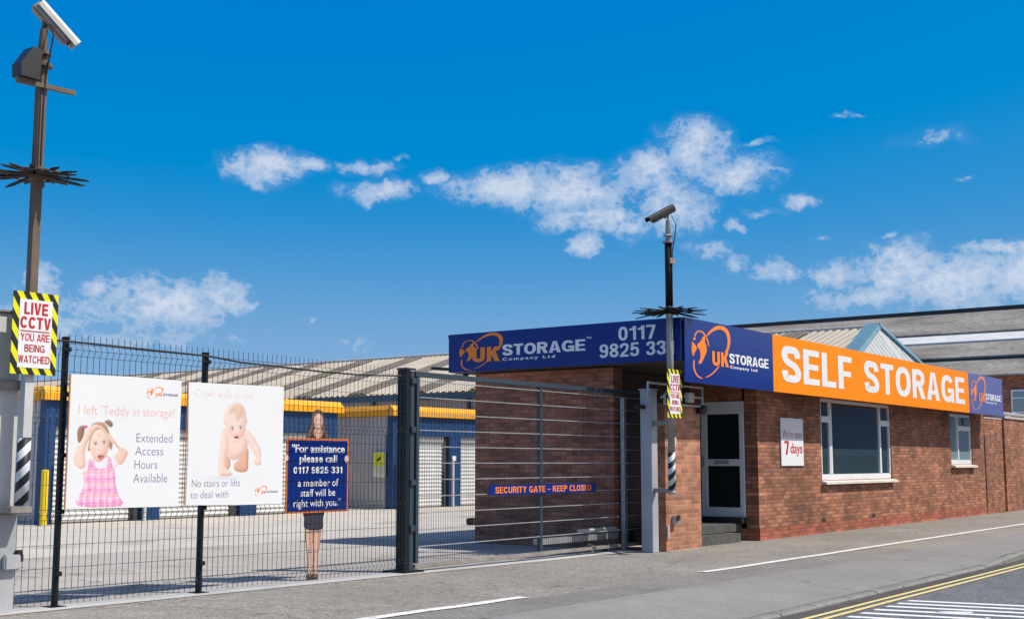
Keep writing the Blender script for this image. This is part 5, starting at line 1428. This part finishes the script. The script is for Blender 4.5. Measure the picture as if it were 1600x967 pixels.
def camera_pole(t, x, y, pole_m, z0, zsign, ztop, zcol, stripe, dirv, clen, cam_m, collar_r):
    r = 0.055
    part('pole', tube(B(), [(x, y, stripe[1] + 0.002), (x, y, ztop - 0.42)], r * (1.02 if pole_m == 'pole_brown' else 1), 4 if pole_m == 'pole_brown' else 14), pole_m, t, smooth=pole_m != 'pole_brown')
    part('striped_sleeve', tube(B(), [(x, y, stripe[0]), (x, y, stripe[1])], r + 0.006, 14), 'pole_stripe', t, smooth=True, label='black and white diagonally striped sleeve')
    part('pole_foot', tube(B(), [(x, y, z0), (x, y, stripe[0] - 0.002)], r, 14), 'grey_post', t, smooth=True)
    # tapered head that carries the camera
    zt = ztop - 0.42
    bm = B()
    tube(bm, [(x, y, zt + 0.001), (x, y, zt + 0.03)], 0.1, 14)
    tube(bm, [(x, y, zt + 0.031), (x, y, zt + 0.12)], 0.05, 14, radii=[0.052, 0.042])
    tube(bm, [(x, y, zt + 0.121), (x, y, zt + 0.15)], 0.085, 14, radii=[0.085, 0.06])
    tube(bm, [(x, y, zt + 0.151), (x, y, zt + 0.38)], 0.05, 14, radii=[0.05, 0.036])
    part('pole_head', bm, pole_m, t)
    # anti-climb collar: a ring of flat blades
    bm = B()
    rng = random.Random(3)
    for k in range(30):
        a = 2 * math.pi * k / 30 + rng.uniform(-0.05, 0.05)
        d = Vector((math.cos(a), math.sin(a), rng.uniform(-0.16, 0.02)))
        s = Vector((-math.sin(a), math.cos(a), 0))
        L1 = collar_r * rng.uniform(0.86, 1.02)
        base = Vector((x, y, zcol))
        up = Vector((0, 0, 0.012))
        pts = [base + d * 0.05 - s * 0.02, base + d * L1 * 0.82 - s * 0.028, base + d * L1, base + d * L1 * 0.82 + s * 0.020, base + d * 0.05 + s * 0.02]
        prism(bm, pts, up)
    part('spike_collar', bm, 'spike_black', t)
    bm = B()
    for k in range(2):
        a0 = k * math.pi + 0.3
        ring = [(x + 0.62 * collar_r * math.cos(a0 + j * 0.26), y + 0.62 * collar_r * math.sin(a0 + j * 0.26), zcol + 0.0) for j in range(11)]
        tube(bm, ring, 0.012, 5)
    tube(bm, [(x, y, zcol - 0.05), (x, y, zcol + 0.06)], 0.075, 12)
    part('collar_ring', bm, 'spike_black' if pole_m != 'pole_brown' else 'pole_brown', t)
    # signal cable looping from the camera to the pole and strapped down it
    bm = B(); s_ = Vector((0.0, -1.0, 0)) * (r + 0.014); q = Vector((x, y, 0))
    tube(bm, [q + Vector((0.03, -0.05, ztop + 0.04)), q + s_ * 2.0 + Vector((0.02, 0, ztop - 0.12)), q + s_ * 1.7 + Vector((0, 0, ztop - 0.34)), q + s_ * 1.15 + Vector((-0.01, 0, ztop - 0.55)), q + s_ + Vector((-0.012, 0, ztop - 0.8)), q + s_ + Vector((-0.012, 0, zcol + 0.08))], 0.009, 6)
    part('cable', bm, 'rubber', t)
    # camera
    d = Vector(dirv).normalized()
    side = d.cross(Vector((0, 0, 1))).normalized(); upv = side.cross(d)
    c = Vector((x, y, ztop + 0.11)) + d * clen * 0.22
    bm = B(); obox(bm, c, d, side, upv, clen / 2, 0.062, 0.058)
    bmesh.ops.bevel(bm, geom=bm.edges[:], offset=0.02, segments=3, affect='EDGES')
    cm = part('camera', bm, cam_m if cam_m == 'cam_dark' else 'bracket', t, label='boxy surveillance camera pointing down along the fence')
    bm = B()
    w = 0.078
    prof = [(-w, 0.0), (-w, 0.045), (-w * 0.75, 0.078), (w * 0.75, 0.078), (w, 0.045), (w, 0.0), (w - 0.008, 0.0), (w - 0.008, 0.042), (w * 0.72, 0.070), (-w * 0.72, 0.070), (-w + 0.008, 0.042), (-w + 0.008, 0.0)]
    prism(bm, [c - d * (clen / 2 - 0.02) + side * a + upv * b_ for a, b_ in prof], d * (clen + 0.05))
    part('sunshield', bm, cam_m, cm)
    bm = B(); tube(bm, [c + d * (clen / 2 + 0.001), c + d * (clen / 2 + 0.02)], 0.04, 14); part('lens', bm, 'pane_black', cm)
    bm = B(); tube(bm, [(x, y, ztop - 0.041), Vector((x, y, ztop + 0.03)), c - upv * 0.06], 0.028, 8); part('swivel', bm, pole_m, cm)

t = thing('camera_pole', 'tall brown camera pole with spiked collar above the left fence end', 'camera pole', (6.75, 10.62, 0.95), 'surveillance camera poles')
camera_pole(t, 6.755, 10.62, 'pole_brown', 0.96, 2.3, 5.69, 4.20, (1.06, 1.68), (0.26, -0.10, -0.27), 0.46, 'cam_white', 0.47)
# second lamp housing on a cross arm, and clamps that hold the pole to the grey post
bm = B(); obox(bm, (6.77, 10.56, 5.07), (1, -0.08, 0.01), (0, 0, 1), (0, 1, 0), 0.30, 0.022, 0.022); part('cross_arm', bm, 'pole_brown', t)
bm = B()
prism(bm, [(6.47, 10.50, 5.10), (6.66, 10.50, 5.10), (6.68, 10.50, 5.40), (6.58, 10.50, 5.41), (6.46, 10.50, 5.22)], (0, 0.16, 0))
part('floodlight', bm, 'cam_dark', t)
bm = B(); bbox(bm, 6.60, 6.82, 10.54, 10.775, 0.985, 1.05, 0.006); part('clamp', bm, 'bracket', t)
bm = B(); bbox(bm, 6.55, 6.80, 10.69, 10.775, 2.13, 2.22, 0.006); part('clamp', bm, 'bracket', t)
part('sunlit_lower_pole', tube(B(), [(6.755, 10.62, 1.685), (6.755, 10.62, 2.3)], 0.062, 4), 'galv_light', t, label='lower length of the pole, its sunlit look put in as a paler colour')  # sunlight on the lower pole imitated by a paler length around it

t = thing('camera_pole', 'grey and black camera pole with spiked collar beside the brick pier', 'camera pole', (17.68, 9.77, 0.95), 'surveillance camera poles')
camera_pole(t, 17.68, 9.77, 'pole_grey', 0.95, 2.2, 5.43, 3.895, (1.02, 1.62), (-0.34, 0.2, -0.22), 0.48, 'cam_dark', 0.62)
part('upper_sleeve', tube(B(), [(17.68, 9.77, 3.97), (17.68, 9.77, 5.009)], 0.060, 14), 'pole_dark', t, smooth=True, label='dark upper half of the pole')
bm = B(); bbox(bm, 17.60, 17.76, 9.69, 9.712, 4.66, 4.76, 0.006); part('cable_box', bm, 'bracket', t)
for zz in (0.955, 2.04):
    bm = B(); obox(bm, (17.83, 9.99, zz + 0.05), (0.30, 0.52, 0), (0.52, -0.30, 0), (0, 0, 1), 0.29, 0.04, 0.035); part('clamp', bm, 'bracket', t)

def cctv_sign(x, y, z, label):
    F = Face((x, y, z), (1, 0, 0), (0, -1, 0))
    t = thing('warning_sign', label, 'sign', (x, y, z), 'live camera warning signs')
    p = part('panel', board(B(), F, 0, 0.475, 0, 0.775, 0, 0.008), 'hazard', t)
    part('white_field', board(B(), F, 0.068, 0.412, 0.062, 0.705, 0.009, 0.011), 'white_print', p)
    part('rule', board(B(), F, 0.085, 0.390, 0.402, 0.411, 0.012, 0.014), 'red_ink', p)
    caps(F, p, 'red_ink', [('LIVE', 0.115, 0.365, 0.565, 0.112, 0.2), ('CCTV', 0.080, 0.400, 0.432, 0.110, 0.2), ('YOU ARE', 0.09, 0.392, 0.315, 0.070, 0.14), ('BEING', 0.135, 0.345, 0.213, 0.068, 0.14), ('WATCHED', 0.076, 0.404, 0.108, 0.068, 0.14)], 0.012, 0.002)
cctv_sign(6.515, 10.535, 2.272, 'yellow and black bordered LIVE CCTV sign on the left camera pole')
cctv_sign(17.43, 9.695, 2.165, 'yellow and black bordered LIVE CCTV sign on the right camera pole by the brick pier')

# ------------------------------------------------------------------ posters on the fence
F = Face((7.36, 10.814, 1.0), (1, 0, 0), (0, -1, 0))
t = thing('poster', 'white poster on the fence with girl in pink dress holding her head', 'poster', (8.05, 10.814, 1.0), 'white advertising posters on the fence')
p = part('panel', flat(B(), F, [(0, 0.0), (1.375, -0.012), (1.362, 0.66), (1.365, 1.33), (0.70, 1.338), (0.0, 1.325)], -0.012, 0), 'poster_white', t)
part('edge', flat(B(), F, [(-0.012, 0.0), (-0.002, 0.0), (-0.002, 1.322), (-0.012, 1.322)], -0.012, -0.001), 'poster_edge', t)
words(F, p, 'pink_ink', [("I left 'Teddy in storage!", 0.10, 1.28, 0.935, 0.088, -0.014)], 0.0004, 0.0005)
words(F, p, 'navy_ink', [('Extended', 0.805, 1.265, 0.665, 0.088, -0.012), ('Access', 0.795, 1.150, 0.530, 0.088, -0.012), ('Hours', 0.793, 1.080, 0.390, 0.088, -0.012), ('Available', 0.783, 1.215, 0.248, 0.088, -0.012)], 0.0004, 0.0005)
def small_logo(face, p, x, z, s):
    bm = logo_shapes(B(), face, x, z, 0.165 * s, 0.155 * s, 0.0004, 0.0009)
    sign_words(bm, face, 'UK', x + 0.135 * s, x + 0.235 * s, z + 0.03 * s, 0.036 * s, 0.001, 0.0003, t=0.2)
    part('logo', bm, 'orange_print', p)
    caps(face, p, 'navy_ink', [('STORAGE', x + 0.245 * s, x + 0.46 * s, z + 0.036 * s, 0.028 * s, 0.22)], 0.0004, 0.0005)
small_logo(F, p, 0.905, 1.125, 0.9)
girl_picture(F, p)

F = Face((8.83, 10.812, 0.985), (1, 0, 0), (0, -1, 0))
t = thing('poster', 'white poster on the fence with crawling baby', 'poster', (9.5, 10.812, 0.985), 'white advertising posters on the fence')
p = part('panel', flat(B(), F, [(0.0, 0.012), (0.7, -0.004), (1.405, -0.008), (1.395, 0.66), (1.392, 1.352), (0.70, 1.345), (-0.01, 1.335), (0.01, 0.6)], -0.012, 0), 'poster_white', t)
part('edge', flat(B(), F, [(-0.02, 0.012), (-0.012, 0.012), (-0.012, 1.33), (-0.02, 1.33)], -0.012, -0.001), 'poster_edge', t)
words(F, p, 'pale_pink_ink', [('Crawl, walk or run', 0.086, 0.91, 1.185, 0.082, -0.014)], 0.0004, 0.0005)
words(F, p, 'navy_ink', [('No stairs or lifts', 0.074, 0.755, 0.205, 0.078, -0.012), ('to deal with', 0.062, 0.59, 0.083, 0.078, -0.012)], 0.0004, 0.0005)
small_logo(F, p, 0.97, 0.095, 0.78)
baby_picture(F, p)

# life-size printed cutout behind the mesh
F = Face((10.5, 11.05, 0.0), (1, 0, 0), (0, -1, 0))
t = thing('cutout_figure', 'printed cutout of a woman holding a navy assistance board behind the fence', 'cutout sign', (11.0, 11.05, 0.03))
for k in ('hair', 'neck', 'skirt', 'leg_a', 'leg_b', 'shoe_a', 'shoe_b'):
    bk = flat(B(), F, WOMAN[k], -0.012, -0.0005 if k not in ('neck', 'skirt') else -0.0008, 3)
    part('backing', bk, 'black_cloth', t)
woman_picture(F, t)
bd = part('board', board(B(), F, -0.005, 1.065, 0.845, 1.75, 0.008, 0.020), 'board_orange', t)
part('panel', board(B(), F, 0.022, 1.038, 0.872, 1.723, 0.021, 0.024), 'navy', bd)
for k in ('hand_a', 'hand_b'):
    part('hand', flat(B(), F, WOMAN[k], 0.022, 0.027, 3), 'skin', t)
words(F, bd, 'white_print', [('"For assistance', 0.075, 0.985, 1.575, 0.095, 0.022), ('please call', 0.205, 0.850, 1.458, 0.088, 0.022), ('a member of', 0.185, 0.880, 1.165, 0.085, 0.004), ('staff will be', 0.230, 0.830, 1.045, 0.085, 0.004), ('right with you."', 0.120, 0.925, 0.922, 0.085, 0.004)], 0.025, 0.002)
caps(F, bd, 'white_print', [('0117 9825 331', 0.110, 0.945, 1.322, 0.080, 0.17)], 0.025, 0.002)

# ------------------------------------------------------------------ works across the street, mirrored in the shop window
t = thing('opposite_works', 'plain grey works wall across the street, mirrored in the large shop window', 'building', (70, -15, 0))
part('wall', box(B(), 25, 150, -16, -15, 2.0, 7.5), 'opposite', t)
part('base', box(B(), 25, 150, -15.99, -14.99, -0.1, 1.997), 'opposite_base', t)  # dark band stands in for parked cars and shadow along the wall
structure('far_pavement', sheet([-80, 160], [-15, -9], lambda x, y: 0.02), 'pavement')
